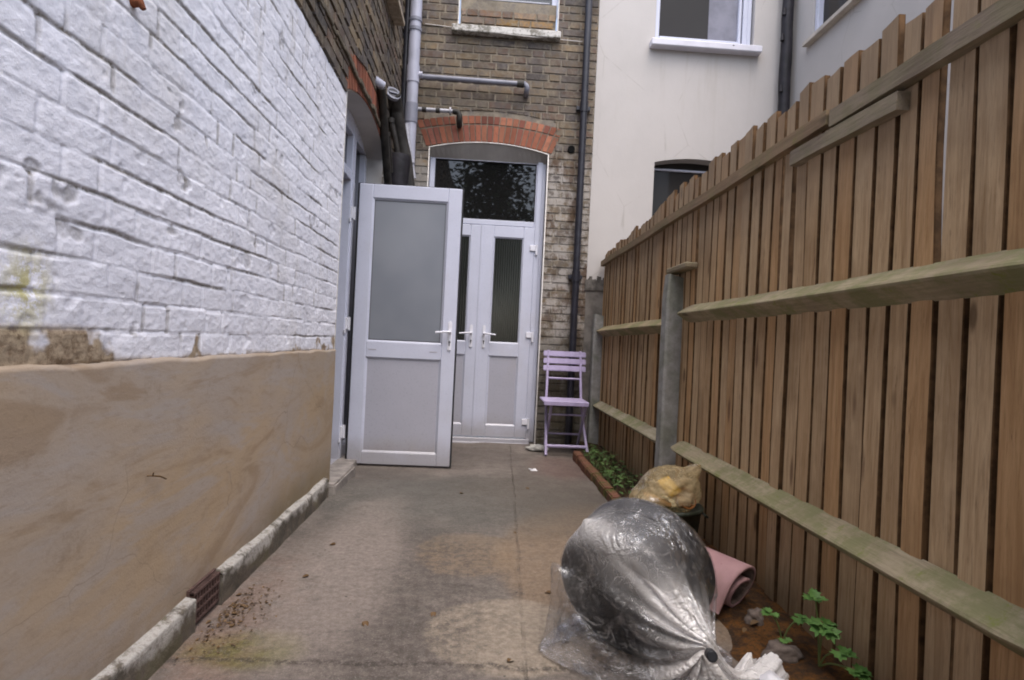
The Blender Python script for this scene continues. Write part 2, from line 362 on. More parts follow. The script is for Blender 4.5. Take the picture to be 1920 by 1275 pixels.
# timber
def wood(name, a, b, dark, moss=0., mosscol=(.19, .195, .085)):
    m = NM(name, .85, .2); oi = m.n('ShaderNodeObjectInfo').outputs['Random']
    co = m.pos; off = m.n('ShaderNodeCombineXYZ'); m.L(m.math('MULTIPLY', oi, 37.), off.inputs[0]); m.L(m.math('MULTIPLY', oi, 11.), off.inputs[2])
    va = m.n('ShaderNodeVectorMath'); va.operation = 'ADD'; m.L(co, va.inputs[0]); m.L(off.outputs[0], va.inputs[1]); co = va.outputs[0]
    if name.endswith('rail'): st = m.scale(co, (1, .06, 1))
    else: st = m.scale(co, (1, 1, .06))
    g1 = m.noise(55, 6, .7, st, .6); g2 = m.noise(160, 4, .7, st); big = m.noise(2.5, 4, .6, co)
    if name.endswith('rail'): kst = m.scale(co, (1, .35, 1))
    else: kst = m.scale(co, (1, 1, .35))
    kn = m.voro(6.0, kst)
    c = m.mix(m.rng(g1, .32, .68), a, b); c = m.mix(m.rng(oi, 0, 1, 0, .55), c, m.mix(.6, c, (.80, .66, .50), 'MULTIPLY'))
    c = m.mix(m.math('MULTIPLY', m.math('GREATER_THAN', m.math('FRACT', m.math('MULTIPLY', oi, 7.13)), .74), .55), c, m.mix(.6, c, (.98, .70, .40), 'MULTIPLY'))
    c = m.mix(m.math('MULTIPLY', m.rng(g2, .5, .72), .45), c, dark); c = m.mix(m.math('MULTIPLY', m.rng(big, .45, .7), .4), c, dark)
    c = m.mix(m.math('MULTIPLY', m.rng(kn, .05, .11, 1, 0), .75), c, tuple(x*.6 for x in dark))
    if moss:
        mm = m.math('MULTIPLY', m.rng(m.noise(6, 6, .75), .40, .62), moss); c = m.mix(mm, c, mosscol)
        c = m.mix(m.math('MULTIPLY', m.rng(m.noise(9, 6, .8), .58, .68), moss), c, (.19, .22, .04))
    else:
        X = m.xyz()
        c = m.mix(m.math('MULTIPLY', m.rng(m.math('ADD', X[2], m.math('MULTIPLY', big, .3)), .50, .15), .6), c, (.075, .052, .030))
        c = m.mix(m.math('MULTIPLY', m.rng(X[2], 1.3, 1.8), .40), c, (.29, .245, .20))
        kn2 = m.voro(8.5, m.scale(co, (1, 1, .22), (3, 5, 1))); c = m.mix(m.math('MULTIPLY', m.rng(kn2, .06, .15, 1, 0), .7), c, (.10, .05, .028))
        c = m.mix(m.math('MULTIPLY', m.rng(m.noise(28, 5, .8, m.scale(co, (1, 1, .12))), .60, .70), .6), c, (.11, .06, .035))
    m.col(c); m.bump(m.math('ADD', g1, m.math('MULTIPLY', g2, .5)), .7, .004); return m.mat
M['board'] = wood('fence_board', (.39, .262, .145), (.54, .39, .235), (.14, .08, .038))
M['boardedge'] = plain('dark_board_edge', (.10, .056, .027), .9, .15, .35, 25, .5, 60)  # board side faces, darker brown than the fronts
M['rail'] = wood('fence_rail', (.33, .285, .20), (.45, .395, .29), (.14, .11, .07), .75)
M['toprail'] = wood('fence_top_rail', (.24, .195, .15), (.33, .27, .205), (.12, .092, .064), .35)
m = NM('concrete_post', .9, .2); n = m.noise(20, 6, .75); n2 = m.noise(3, 4, .6); X = m.xyz()
c = m.mix(m.rng(n, .3, .7), (.22, .215, .20), (.33, .325, .31)); c = m.mix(m.math('MULTIPLY', m.rng(n2, .45, .65), .5), c, (.10, .115, .065)); m.col(c); m.bump(n, .6, .005); M['post'] = m.mat

M['greypipe'] = plain('grey_plastic_pipe', (.38, .385, .46), .38, .45, .10, 6)
M['greydark'] = plain('dull_grey_pipe', (.20, .205, .25), .45, .4, .15, 8)
M['rustnail'] = plain('rusty_nail', (.07, .045, .035), .8, .2, .3, 90)
M['silver'] = plain('silver_tape_pipe', (.36, .36, .40), .35, .5, .15, 30)
M['blackpipe'] = plain('black_plastic_pipe', (.018, .018, .026), .42, .45, .3, 10)
M['oldpipe'] = plain('dusty_black_pipe', (.030, .027, .024), .6, .3, .5, 14, .4)
M['oldiron'] = plain('rough_black_iron', (.014, .012, .016), .6, .35, .5, 9, .9, 30)
M['sill'] = NM('stone_sill', .85, .25); _m = M['sill']; _n = _m.noise(14, 6, .8); _x = _m.xyz()
_m.col(_m.mix(_m.math('MULTIPLY', _m.rng(_n, .45, .58), .8), (.56, .54, .51), (.11, .10, .07))); _m.bump(_n, .5, .006); M['sill'] = _m.mat
M['whitesill'] = plain('painted_sill', (.63, .62, .68), .6, .3, .06, 7)
M['lilac'] = plain('lilac_paint', (.39, .335, .51), .42, .45, .10, 14, .25, 50)
M['redbrick'] = plain('red_brick', (.20, .075, .045), .9, .2, .4, 25, .8, 60)
M['ventbrick'] = plain('vent_terracotta', (.085, .052, .045), .85, .2, .3, 25, .6)
M['black'] = plain('black_void', (.006, .006, .006), .9, .1)
M['inside'] = plain('room_plaster', (.20, .19, .18), .9, .1)
M['blackplastic'] = plain('black_moulded_plastic', (.011, .011, .014), .42, .4, .3, 18, .2, 50)
m = NM('pink_glaze', .7, .3); n = m.noise(30, 6, .75); n2 = m.noise(4, 4); sp = m.voro(34)
c = m.mix(m.rng(n2, .3, .7), (.34, .195, .20), (.44, .27, .265)); c = m.mix(m.rng(n, .5, .7, 0, .35), c, (.30, .19, .17)); c = m.mix(m.math('MULTIPLY', m.rng(sp, .03, .08, 1, 0), .8), c, (.09, .04, .04))
m.col(c); m.bump(n, .4, .004); M['pink'] = m.mat
M['potin'] = plain('pot_inner_clay', (.20, .145, .12), .9, .2, .4, 20, .6)
M['root'] = plain('stone', (.12, .095, .08), .9, .2, .4, 18, .9, 40)
M['bin'] = NM('bin_green_plastic', .5, .4); _m = M['bin']; _n = _m.noise(12, 6, .7); _m.col(_m.mix(_m.rng(_n, .45, .65), (.020, .024, .014), (.055, .065, .05))); M['bin'] = _m.mat
M['white'] = plain('white_scrap', (.68, .67, .70), .6, .3, .06)
M['stem'] = plain('plant_stem', (.13, .16, .05), .7, .3, .2)
def leaf(name, a, b):
    m = NM(name, .55, .35); oi = m.n('ShaderNodeNewGeometry').outputs['Random Per Island']
    m.col(m.mix(oi, a, b)); m.b.inputs['Transmission Weight'].default_value = 0; m.b.inputs['Subsurface Weight'].default_value = 0
    return m.mat
M['leaf'] = leaf('weed_leaf', (.04, .085, .02), (.10, .17, .045)); M['leaf2'] = leaf('bright_leaf', (.045, .115, .02), (.10, .20, .05))
M['deadleaf'] = leaf('dead_leaf', (.06, .035, .02), (.15, .085, .03)); M['treeleaf'] = leaf('tree_leaf', (.025, .045, .012), (.07, .11, .03))
M['bark'] = plain('bark', (.07, .055, .04), .95, .1, .4, 12, .9, 20)

# polythene film: see-through, milky where it bunches, with sharp crinkles
def film(name, tint, base, lo, hi, rough=.13, crk=1.):
    m = NM(name, rough, .8); m.t.nodes.remove(m.b); out = m.t.nodes['Material Output']
    n3 = m.noise(5, 4, .6); n1 = m.noise(14, 4, .6)
    rg = lambda sc, d: m.math('ABSOLUTE', m.math('SUBTRACT', m.noise(sc, 3, .55, None, d), .5))
    r1, r2, r3 = rg(9, 1.2), rg(24, .8), rg(60, .5)
    hgt = m.math('ADD', m.math('ADD', m.math('MULTIPLY', r1, 1.), m.math('MULTIPLY', r2, .6)), m.math('MULTIPLY', r3, .30))
    bp = m.n('ShaderNodeBump'); bp.inputs['Strength'].default_value = 1.; bp.inputs['Distance'].default_value = .036*crk; m.L(hgt, bp.inputs['Height'])
    patch = m.rng(m.noise(3.4, 3, .5, m.scale(m.pos, (1, 1, 1), (7, 2, 1))), .36, .60, .30, 1.)
    m.L(patch, bp.inputs['Strength'])
    tr = m.n('ShaderNodeBsdfTransparent'); tr.inputs[0].default_value = (*tint, 1)
    df = m.n('ShaderNodeBsdfDiffuse'); df.inputs[0].default_value = (*base, 1)
    tl = m.n('ShaderNodeBsdfTranslucent'); tl.inputs[0].default_value = (*base, 1)
    gl = m.n('ShaderNodeBsdfGlossy'); gl.inputs['Roughness'].default_value = rough; gl.inputs[0].default_value = (.95, .97, 1, 1)
    for q in (df, tl, gl): m.L(bp.outputs[0], q.inputs['Normal'])
    a = m.n('ShaderNodeMixShader'); a.inputs[0].default_value = .22; m.L(df.outputs[0], a.inputs[1]); m.L(tl.outputs[0], a.inputs[2])
    b = m.n('ShaderNodeMixShader'); m.L(tr.outputs[0], b.inputs[1]); m.L(a.outputs[0], b.inputs[2])
    op = m.rng(m.math('ADD', m.math('MULTIPLY', n3, .6), m.math('MULTIPLY', n1, .4)), .38, .64, lo, hi)
    crease = m.math('MULTIPLY', m.rng(m.math('MINIMUM', r1, r2), .012, .0, 0, 1), .16)
    op = m.math('ADD', m.math('ADD', op, crease), m.math('MULTIPLY', m.attr('thick'), .85))
    m.L(op, b.inputs[0])
    fr = m.n('ShaderNodeFresnel'); fr.inputs[0].default_value = 1.5
    d = m.n('ShaderNodeMixShader'); gm = m.rng(m.noise(6.5, 4, .6, m.scale(m.pos, (1, 1, 1), (2, 9, 4)), 1.2), .48, .64, .15, 3.4); m.L(m.math('MINIMUM', m.math('MULTIPLY', fr.outputs[0], gm), .38), d.inputs[0]); m.L(b.outputs[0], d.inputs[1]); m.L(gl.outputs[0], d.inputs[2])
    m.L(d.outputs[0], out.inputs['Surface']); return m.mat
M['film'] = film('clear_polythene', (.95, .95, .96), (.88, .85, .83), .0, .05)
M['yellowfilm'] = film('yellowed_plastic', (.93, .86, .68), (.62, .50, .30), .0, .34, .2, .6)

# ------------------------------------------------------------------ ground
def gz(x, y):
    """yard floor height"""
    x = np.asarray(x, float); y = np.asarray(y, float)
    z = -.030*sst(3.6, 5.3, y)-.014*sst(3.93, 3.96, y)*sst(.05, -.1, x)
    z = z+.006*(fbm(x*1.5+9, y*1.5, 0, 3)-.5)+.0035*(fbm(x*9, y*9, 3, 3)-.5)
    return z
def grid_mesh(name, us, vs, fn, mat, parent=None, flip=False, attrs=None, smooth=True, origin=None):
    U, V = np.meshgrid(us, vs, indexing='ij'); P, at = fn(U, V)
    nu, nv = U.shape; idx = np.arange(nu*nv).reshape(nu, nv)
    q = np.stack([idx[:-1, :-1], idx[1:, :-1], idx[1:, 1:], idx[:-1, 1:]], -1).reshape(-1, 4)
    if flip: q = q[:, ::-1]
    o = link_mesh(name, P.reshape(-1, 3), q.tolist(), mat, parent, smooth=smooth, origin=origin)
    for k, v in (at or {}).items(): fattr(o, k, v)
    return o
g = MB(); g.quad((-60, -60, -.12), (60, -60, -.12), (60, 60, -.12), (-60, 60, -.12))
tag(g.build('ground', plain('garden_ground', (.07, .065, .045), .95, .1, .3, 2)), kind='structure')
yard = grid_mesh('yard_paving', np.linspace(-1.02, 1.3, 200), np.concatenate([np.linspace(-3, .9, 40)[:-1], np.linspace(.9, 6.0, 440)]),
                 lambda U, V: (np.stack([U, V, gz(U, V)], -1), None), M['yard'])
tag(yard, kind='structure')
nb = MB(); nb.quad((1.3, -3, -.02), (4.5, -3, -.02), (4.5, 5.7, -.02), (1.3, 5.7, -.02)); nb.build('neighbour_yard', plain('neighbour_paving', (.20, .19, .18), .9, .2, .2, 4)); tag(bpy.data.objects['neighbour_yard'], kind='structure')

# ------------------------------------------------------------------ brick machinery
STOCK = [(.20, .150, .10), (.175, .13, .088), (.16, .118, .085), (.14, .105, .082), (.235, .175, .11), (.115, .09, .078), (.09, .076, .074), (.165, .11, .085), (.20, .16, .125)]
def pieces(u0, u1, z0, z1, holes):
    out = [(u0, u1, z0, z1)]
    for (a, b, zb, ztop) in holes:
        nxt = []
        for (p, q, r, s) in out:
            if q <= a or p >= b or s <= zb: nxt.append((p, q, r, s)); continue
            if callable(ztop):
                if r > max(ztop(max(p, a)), ztop(min(q, b)), ztop((max(p, a)+min(q, b))/2)): nxt.append((p, q, r, s)); continue
            elif r >= ztop: nxt.append((p, q, r, s)); continue
            if p < a: nxt.append((p, a, r, s))
            if q > b: nxt.append((b, q, r, s))
            if r < zb: nxt.append((max(p, a), min(q, b), r, zb))
            lo, hi = max(p, a), min(q, b); n = 1 if not callable(ztop) else 4
            for i in range(n):
                x0, x1 = lo+(hi-lo)*i/n, lo+(hi-lo)*(i+1)/n
                t = ztop((x0+x1)/2) if callable(ztop) else ztop
                if s > t+.004: nxt.append((x0, x1, max(r, t), s))
        out = [k for k in nxt if k[1]-k[0] > .006 and k[3]-k[2] > .006]
    return out
def bricks(mb, u0, u1, z0, z1, place, holes=(), course=.0755, j=.013, palette=STOCK, rough=.003, sootz=None, seed=1):
    r = random.Random(seed); row = 0; z = z0
    while z < z1:
        u = u0-(.0 if row % 2 else .17)-r.random()*.01; k = 0
        while u < u1:
            L = .215 if k % 2 == 0 else .103; k += 1
            a, b = max(u, u0), min(u+L, u1); u += L+j
            if b-a < .02: continue
            col = r.choice(palette); f = r.uniform(.72, 1.18); cc = tuple(x*f for x in col)
            if sootz and r.random() < sootz(z, (a+b)/2): cc = (.065, .055, .050)
            out = r.uniform(0, rough)
            for (p, q, s, t) in pieces(a, b, z, min(z+course-j, z1), holes):
                e = .004; o2 = .006
                w = lambda: r.uniform(-.0035, .0035)
                q4 = [(p+w(), s+w()), (q+w(), s+w()), (q+w(), t+w()), (p+w(), t+w())]
                i4 = [(p+e, s+e), (q-e, s+e), (q-e, t-e), (p+e, t-e)]
                mb.c = cc
                vs = [place(x, zz, -.012) for x, zz in q4]+[place(x, zz, out) for x, zz in q4]
                vs[4:] = [place(x+(i4[i][0]-q4[i][0])*.8, zz+(i4[i][1]-q4[i][1])*.8, out+.002) for i, (x, zz) in enumerate(q4)]
                mb.add(vs, [(4, 5, 6, 7), (0, 1, 5, 4), (1, 2, 6, 5), (2, 3, 7, 6), (3, 0, 4, 7)])
        z += course; row += 1
def arch_z(a, b, spring, rise):
    h = (b-a)/2; Rr = (h*h+rise*rise)/(2*rise); cx = (a+b)/2; cz = spring+rise-Rr
    return (lambda u: cz+math.sqrt(max(Rr*Rr-(u-cx)**2, 0))), cx, cz, Rr
def backing(mb, u0, u1, z0, z1, place, holes):
    """mortar sheet with openings"""
    cuts = sorted(set([u0, u1]+[h[0] for h in holes]+[h[1] for h in holes]+[h[0]+(h[1]-h[0])*i/24 for h in holes if callable(h[3]) for i in range(25)]))
    cuts = [c for c in cuts if u0 <= c <= u1]
    for a, b in zip(cuts, cuts[1:]):
        m_ = (a+b)/2; segs = [(z0, z1)]
        for h in holes:
            if h[0] < m_ < h[1]:
                ta, tb = (h[3](a), h[3](b)) if callable(h[3]) else (h[3], h[3])
                ns = []
                for (s, t) in segs:
                    sv = max(s) if isinstance(s, tuple) else s
                    if h[2] > sv: ns.append((s, min(t, h[2])))
                    if not callable(h[3]):
                        if t > h[3]: ns.append((s if sv >= h[3] else h[3], t))
                    else: ns.append(((ta, tb), t))
                segs = ns
        for (s, t) in segs:
            s0, s1 = s if isinstance(s, tuple) else (s, s)
            mb.add([place(a, s0, -.004), place(b, s1, -.004), place(b, t, -.004), place(a, t, -.004)], [(0, 1, 2, 3)])
def voussoirs(mb, a, b, spring, rise, depth, place, n, palette, two=False, seed=3, splay=.05):
    fz, cx, cz, Rr = arch_z(a, b, spring, rise); r = random.Random(seed)
    t0 = math.asin((a-cx)/Rr); t1 = math.asin((b-cx)/Rr)
    for i in range(n):
        p, q = t0+(t1-t0)*(i+.06)/n, t0+(t1-t0)*(i+.94)/n
        k = 1+splay*0
        def pt(t, rad):
            x = cx+rad*math.sin(t); z = cz+rad*math.cos(t)
            x += (x-cx)*splay*(rad-Rr)/.1
            return x, z
        rows = [(Rr+.004, Rr+depth)] if not two else ([(Rr+.004, Rr+depth*.66), (Rr+depth*.70, Rr+depth)])
        for (ra, rb) in rows:
            f = r.uniform(.7, 1.15); c0 = r.choice(palette); mb.c = tuple(x*f for x in c0); o = r.uniform(.002, .005)
            P = [pt(p, ra), pt(q, ra), pt(q, rb), pt(p, rb)]
            mx = sum(x for x, z in P)/4; mz = sum(z for x, z in P)/4
            I = [(x+(mx-x)*.08, z+(mz-z)*.05) for x, z in P]
            vs = [place(x, z, -.012) for x, z in P]+[place(x, z, o) for x, z in I]
            mb.add(vs, [(4, 5, 6, 7), (0, 1, 5, 4), (1, 2, 6, 5), (2, 3, 7, 6), (3, 0, 4, 7)])
RED = [(.31, .115, .07), (.26, .095, .06), (.35, .145, .09), (.21, .08, .058)]

# ------------------------------------------------------------------ brick house
house = thing('brick_house', (-.9, 5.6, 0), 'old yellow stock brick terraced house around the white double doors, its side wall painted white', 'house')
YB = 5.6
plR = lambda u, z, o: (u, YB-o, z)
plL = lambda u, z, o: (-.9+o, u, z)
FY_ = 5.70
OA, OB, OS, OR = -.605, .553, 2.802, .078
fzO = arch_z(OA, OB, OS, OR)[0]
fzE = lambda u: fzO(min(max(u, OA), OB))+.275
holesR = [(OA, OB, -.2, fzO)]
holesRb = [(OA, OB, -.2, lambda u: fzO(u)), (-.665, .615, OS, lambda u: 3.125+.065*(1-((u+.026)/.64)**2)), (-.385, .585, 3.98, 5.5)]
mb = MB(); mb.m = 0
bricks(mb, -.9, .985, -.1, 7.0, plR, holesRb, seed=11, rough=.004)
mb.c = (.33, .285, .225); backing(mb, -.9, .985, -.1, 7.0, plR, holesR+[(-.385, .585, 3.98, 5.5)])
mb.m = 0; mb.c = (.12, .09, .07)
mb.add([(.985, YB-.002, -.1), (.985, YB+.4, -.1), (.985, YB+.4, 7), (.985, YB-.002, 7)], [(0, 1, 2, 3)])
mb.build('rear_wall', [M['brick'], M['mortar']], house, True)
mb = MB(); voussoirs(mb, OA-.03, OB+.03, OS+.005, OR, .255, plR, 23, RED, True, 3, .025); mb.build('brick_arch', [M['archbrick']], house, True)
# yellow brick infill under the upper window
mb = MB(); bricks(mb, -.36, .565, 3.985, 4.2, lambda u, z, o: (u, YB+.05-o, z), (), palette=[(.32, .19, .07), (.38, .26, .16), (.22, .13, .08), (.30, .22, .16)], seed=5)
mb.c = (.3, .26, .2); mb.quad((-.37, YB+.058, 3.97), (.57, YB+.058, 3.97), (.57, YB+.058, 4.3), (-.37, YB+.058, 4.3)); mb.build('brick_infill', [M['brickL']], house, True)
# splayed reveals
def reveal(name, a, b, bot, fz, y0, y1, mat, parent, n=24, place=None):
    mb = MB(); pts = [(a, bot), (a, fz(a))]+[(a+(b-a)*i/n, fz(a+(b-a)*i/n)) for i in range(1, n)]+[(b, fz(b)), (b, bot)]
    place = place or (lambda u, z, d: (u, d, z))
    for (u0, z0), (u1, z1) in zip(pts, pts[1:]):
        mb.add([place(u0, z0, y0), place(u0, z0, y1), place(u1, z1, y1), place(u1, z1, y0)], [(0, 1, 2, 3)])
    return mb.build(name, mat, parent)
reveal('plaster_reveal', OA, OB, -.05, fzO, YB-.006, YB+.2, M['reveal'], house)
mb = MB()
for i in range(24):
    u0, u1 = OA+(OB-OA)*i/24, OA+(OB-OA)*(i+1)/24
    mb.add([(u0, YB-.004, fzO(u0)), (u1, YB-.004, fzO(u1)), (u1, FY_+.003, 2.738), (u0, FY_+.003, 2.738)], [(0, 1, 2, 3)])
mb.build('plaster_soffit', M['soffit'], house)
mb = MB()
pts = [(OA, -.04), (OA, OS)]+[(OA+(OB-OA)*i/20, fzO(OA+(OB-OA)*i/20)) for i in range(21)]+[(OB, OS), (OB, -.04)]
mb.tube([(u, YB-.006, z) for u, z in pts], .0055, 6); mb.build('plaster_bead', M['bead'], house)

# ---- rear double doors
FY = YB+.10
df = MB()
df.box(-.60, -.55, FY, FY+.07, -.02, 2.86, .004)
df.box(.452, .548, FY, FY+.07, -.02, 2.86, .004); df.box(.463, .515, FY-.012, FY+.01, -.02, 2.80, .004)
df.box(-.55, .452, FY+.002, FY+.07, 2.735, 2.765); df.box(-.55, .452, FY-.004, FY+.07, 2.105, 2.158, .005)
df.box(-.60, .50, FY-.06, FY+.07, -.06, .008, .004); df.box(-.60, .50, FY-.085, FY-.055, -.055, -.030, .004)
frame = df.build('door_frame', M['upvc'], house)
for x0, x1, z0, z1 in ((-.55, .452, 2.158, 2.735),):
    b = MB(); b.box(x0, x1, FY+.03, FY+.04, z0, z1); b.build('transom_pane', M['glass'], frame)
    b = MB()
    for (p, q, r, s) in ((x0, x1, z1-.008, z1), (x0, x1, z0, z0+.008), (x0, x0+.008, z0, z1), (x1-.008, x1, z0, z1)): b.box(p, q, FY+.018, FY+.03, r, s)
    b.build('gasket', M['gasket'], frame)
def ring(mb, x0, x1, z0, z1, w, y0, y1, bev=.004):
    mb.box(x0, x0+w, y0, y1, z0, z1, bev); mb.box(x1-w, x1, y0, y1, z0, z1, bev)
    mb.box(x0+w, x1-w, y0+.001, y1, z1-w, z1, bev); mb.box(x0+w, x1-w, y0+.001, y1, z0, z0+w, bev)
def bead(mb, x0, x1, z0, z1, yf, d=.014, w=.016):
    """sloped glazing bead round an opening, falling from the face yf back by d"""
    o = [(x0, z0), (x1, z0), (x1, z1), (x0, z1)]; i = [(x0+w, z0+w), (x1-w, z0+w), (x1-w, z1-w), (x0+w, z1-w)]
    for k in range(4):
        k2 = (k+1) % 4
        mb.add([(o[k][0], yf, o[k][1]), (o[k2][0], yf, o[k2][1]), (i[k2][0], yf+d, i[k2][1]), (i[k][0], yf+d, i[k][1])], [(0, 1, 2, 3)])
def lever(parent, x, y, zc, sgn, L=.115):
    """back plate, keyhole and lever on the face y"""
    p = MB(); p.box(x-.015, x+.015, y-.010, y+.002, zc-.145, zc+.085, .008, seg=2)
    pl = p.build('handle_plate', M['handle'], parent)
    l = MB(); l.tube(smooth_path([(x, y-.008, zc), (x, y-.045, zc), (x+sgn*.02, y-.055, zc+.001), (x+sgn*L, y-.052, zc-.008)], 5), [.010]*10+[.009]*6, 10)
    l.build('lever_handle', M['handle'], parent)
    k = MB(); k.tube([(x, y-.014, zc-.075), (x, y-.009, zc-.075)], .009, 12); k.box(x-.004, x+.004, y-.014, y-.009, zc-.105, zc-.075, .001)
    k.build('keyhole', M['chrome'], parent)
def hinge(parent, x, y, z, sgn=1):
    h = MB(); h.box(x-.045, x+.018, y-.016, y+.002, z-.012, z+.045, .004); h.tube([(x+.020*sgn, y-.014, z-.05), (x+.020*sgn, y-.014, z+.05)], .011, 10)
    h.build('hinge', M['handle'], parent)
def leafdoor(name, x0, x1, z0, z1, g, pz, y, mats, parent, lev, hin, label=None, glassm='stripeglass', stile=.10, T=.055):
    """glazed half / panelled half door leaf; g = glass box, pz = panel box"""
    b = MB(); yb = y+T
    gx0, gx1, gz0, gz1 = g; px0, px1, pz0, pz1 = pz
    b.box(x0, gx0, y, yb, z0, z1, .005); b.box(gx1, x1, y, yb, z0, z1, .005)
    b.box(gx0, gx1, y+.001, yb, gz1, z1, .004); b.box(gx0, gx1, y+.001, yb, pz1, gz0, .004); b.box(gx0, gx1, y+.001, yb, z0, pz0, .004)
    bead(b, gx0, gx1, gz0, gz1, y+.002); bead(b, gx0, gx1, pz0, pz1, y+.002)
    L = b.build(name, M['upvc'], parent)
    if label: L['label'] = label
    p = MB(); p.box(gx0-.002, gx1+.002, y+.012, y+.03, gz0, gz1); p.build('glass_pane', M[glassm], L)
    p = MB(); p.box(gx0-.002, gx1+.002, y+.014, y+.035, pz0, pz1); p.build('lower_panel', M['panel'], L)
    gk = MB(); w_ = .0025
    for (a_, b_, c_, d_) in ((gx0+.014, gx1-.014, gz1-.018, gz1-.0155), (gx0+.014, gx1-.014, gz0+.0155, gz0+.018), (gx0+.0155, gx0+.018, gz0+.014, gz1-.014), (gx1-.018, gx1-.0155, gz0+.014, gz1-.014)):
        gk.box(a_, b_, y+.0095, y+.0125, c_, d_)
    gk.build('glass_seal', M['gasket'], L)
    if lev: lever(L, *lev)
    for h in hin: hinge(L, *h)
    return L
DY = FY-.012
leafdoor('double_door_leaf', -.052, .462, .014, 2.10, (.062, .355, .944, 1.99), (.05, .35, .13, .815), DY, M, house,
         (.008, DY, 1.03, 1), [(.467, DY, 1.88), (.467, DY, 1.02), (.467, DY, .16)], 'right hand door leaf with narrow dark pane')
leafdoor('double_door_leaf', -.575, -.058, .014, 2.10, (-.465, -.17, .944, 1.99), (-.46, -.16, .13, .815), DY+.001, M, house,
         (-.118, DY, 1.03, -1), [(-.58, DY, 1.88), (-.58, DY, 1.02), (-.58, DY, .16)], 'left hand door leaf half hidden by the open door')
b = MB(); b.box(-.068, -.045, DY-.006, DY+.01, .014, 2.10, .003); b.box(-.047, -.044, DY-.0075, DY-.004, .014, 2.098); b.build('meeting_stile', M['upvc'], house)

# upper window
uw = MB(); ring(uw, -.375, .578, 4.19, 5.5, .055, YB+.06, YB+.13); uw = uw.build('upper_window_frame', M['upvc'], house)
b = MB(); b.box(-.32, .523, YB+.085, YB+.09, 4.245, 5.45); b.build('window_pane', M['glass'], uw)
b = MB()
for i in range(22): b.box(-.30, .50, YB+.074, YB+.082, 4.262+i*.055, 4.275+i*.055, 0, Matrix.Identity(4))
b.build('slatted_blind', plain('blind', (.42, .42, .46), .6, .2), uw)
b = MB()
for x in (-.385, .585): b = MB(); b.box(x-.004, x+.004, YB-.008, YB+.06, 3.985, 5.5); b.build('white_window_edge', M['bead'], house)
sm = MB(); sm.box(-.44, .612, YB-.075, YB+.06, 3.913, 3.982, .008); sm.build('stone_sill', M['sill'], house)
b = MB(); n_ = 24
b.tube([(.773, YB-.012, 2.868), (.773, YB-.004, 2.868)], .034, n_); b.build('vent_hole', M['black'], house)
b = MB(); b.tube([(.773, YB-.014, 2.868), (.773, YB+.0, 2.868)], .038, n_, caps=False); b.build('vent_rim', M['oldpipe'], house)

# ---- side wall: painted bricks as a real relief
SA, SB, SS, SR = 3.552, 4.905, 2.44, .145
fzS = arch_z(SA, SB, SS, SR)[0]
PT = 2.432
def painted(U, V):            # U along y, V height
    wy = .006*(fbm(U*9, V*9, 1, 3)-.5); wz = .012*(fbm(U*5+4, V*5, 2, 3)-.5)+.004*(fbm(U*25, V*25, 5, 2)-.5)
    y = U+wy; z = V+wz; cs = .0778
    row = np.floor((z-.005)/cs); fz_ = (z-.005)-row*cs
    per = .218+.106+.02; off = np.where(row % 2 == 0, 0., .172)+.03*_P[(row.astype(int)*7) % 64, 3, 2]
    t = np.mod(y+off, per); pi_ = np.floor((y+off)/per)
    head = t > .228
    lo = np.where(head, .228, 0.); hi = np.where(head, per, .228)
    du = np.minimum(t-lo, hi-t)-.004; dz = np.minimum(fz_, cs-fz_)-.004
    bid = (pi_*2+head).astype(int)
    rb = _P[(bid*13+5) % 64, (row.astype(int)*29+3) % 64, 4]; rb2 = _P[(bid*5+1) % 64, (row.astype(int)*11) % 64, 7]; rb3 = _P[(bid*3) % 64, (row.astype(int)*17) % 64, 9]
    fill = fbm(U*3.1, V*3.1, 7, 3)                     # where thick paint has bridged the joint
    jw = .0025+.0035*rb2
    bed = sst(0, jw, dz); hd = sst(0, jw, du)
    amt_b = .0015+.0012*(rb3-.5); amt_h = .0020*sst(.35, .6, fill)+.0008
    r = -(1-bed)*amt_b*(.55+1.0*sst(.48, .64, fbm(U*4.3+5, V*13, 3, 3)))-(1-hd)*amt_h
    r = r+(rb-.5)*.0024+(rb2-.5)*.05*(t-(lo+hi)/2)*.15+(.004+(rb3-.5)*.05)*(fz_-cs/2)*-1.
    r = r+.0036*(fbm(U*22, V*34, 1, 4)-.5)+.0025*(fbm(U*60, V*80, 3, 3)-.5)+.0045*(fbm(U*6, V*9, 4, 3)-.5)
    chip = sst(.70, .78, fbm(U*13+3, V*13+8, 6, 3)); r = r-chip*.003
    # dirt sits in the open joints, mostly below a brick's lower arris
    low = sst(.010, .003, fz_)+.6*sst(.006, .002, cs-fz_)
    dirt = np.clip(low, 0, 1)*sst(.50, .64, fbm(U*2.7+2, V*11+1, 8, 4))*.9
    dirt = dirt+.55*(1-sst(0, .008, du))*sst(.56, .68, fbm(U*7+2, V*7, 9, 3))+.5*chip*sst(.5, .7, fbm(U*4, V*4, 2, 2))
    r = r-.0025*np.clip(dirt, 0, 1)
    bb = .935+.05*(fbm(U*5, V*2, 5, 3)-.5)
    bare = sst(.012, -.012, V-.872-.075*sst(.49, .62, fbm(U*5.3+1, V*4, 3, 4)))*sst(.36, .50, fbm(U*9+3, V*12, 2, 5))
    yel = sst(.16, .0, np.hypot((U-1.18)/.8, V-1.02)*1.3)
    X = -.9+r*1.0
    X = np.where(V > PT-.01, X-.01, X)
    return np.stack([X, U, V], -1), dict(dirt=np.clip(dirt, 0, 1), bare=bare, yellow=yel)
ys = np.concatenate([np.linspace(-3, .7, 90)[:-1], np.linspace(.7, 2.2, 300)[:-1], np.linspace(2.2, SA, 170)])
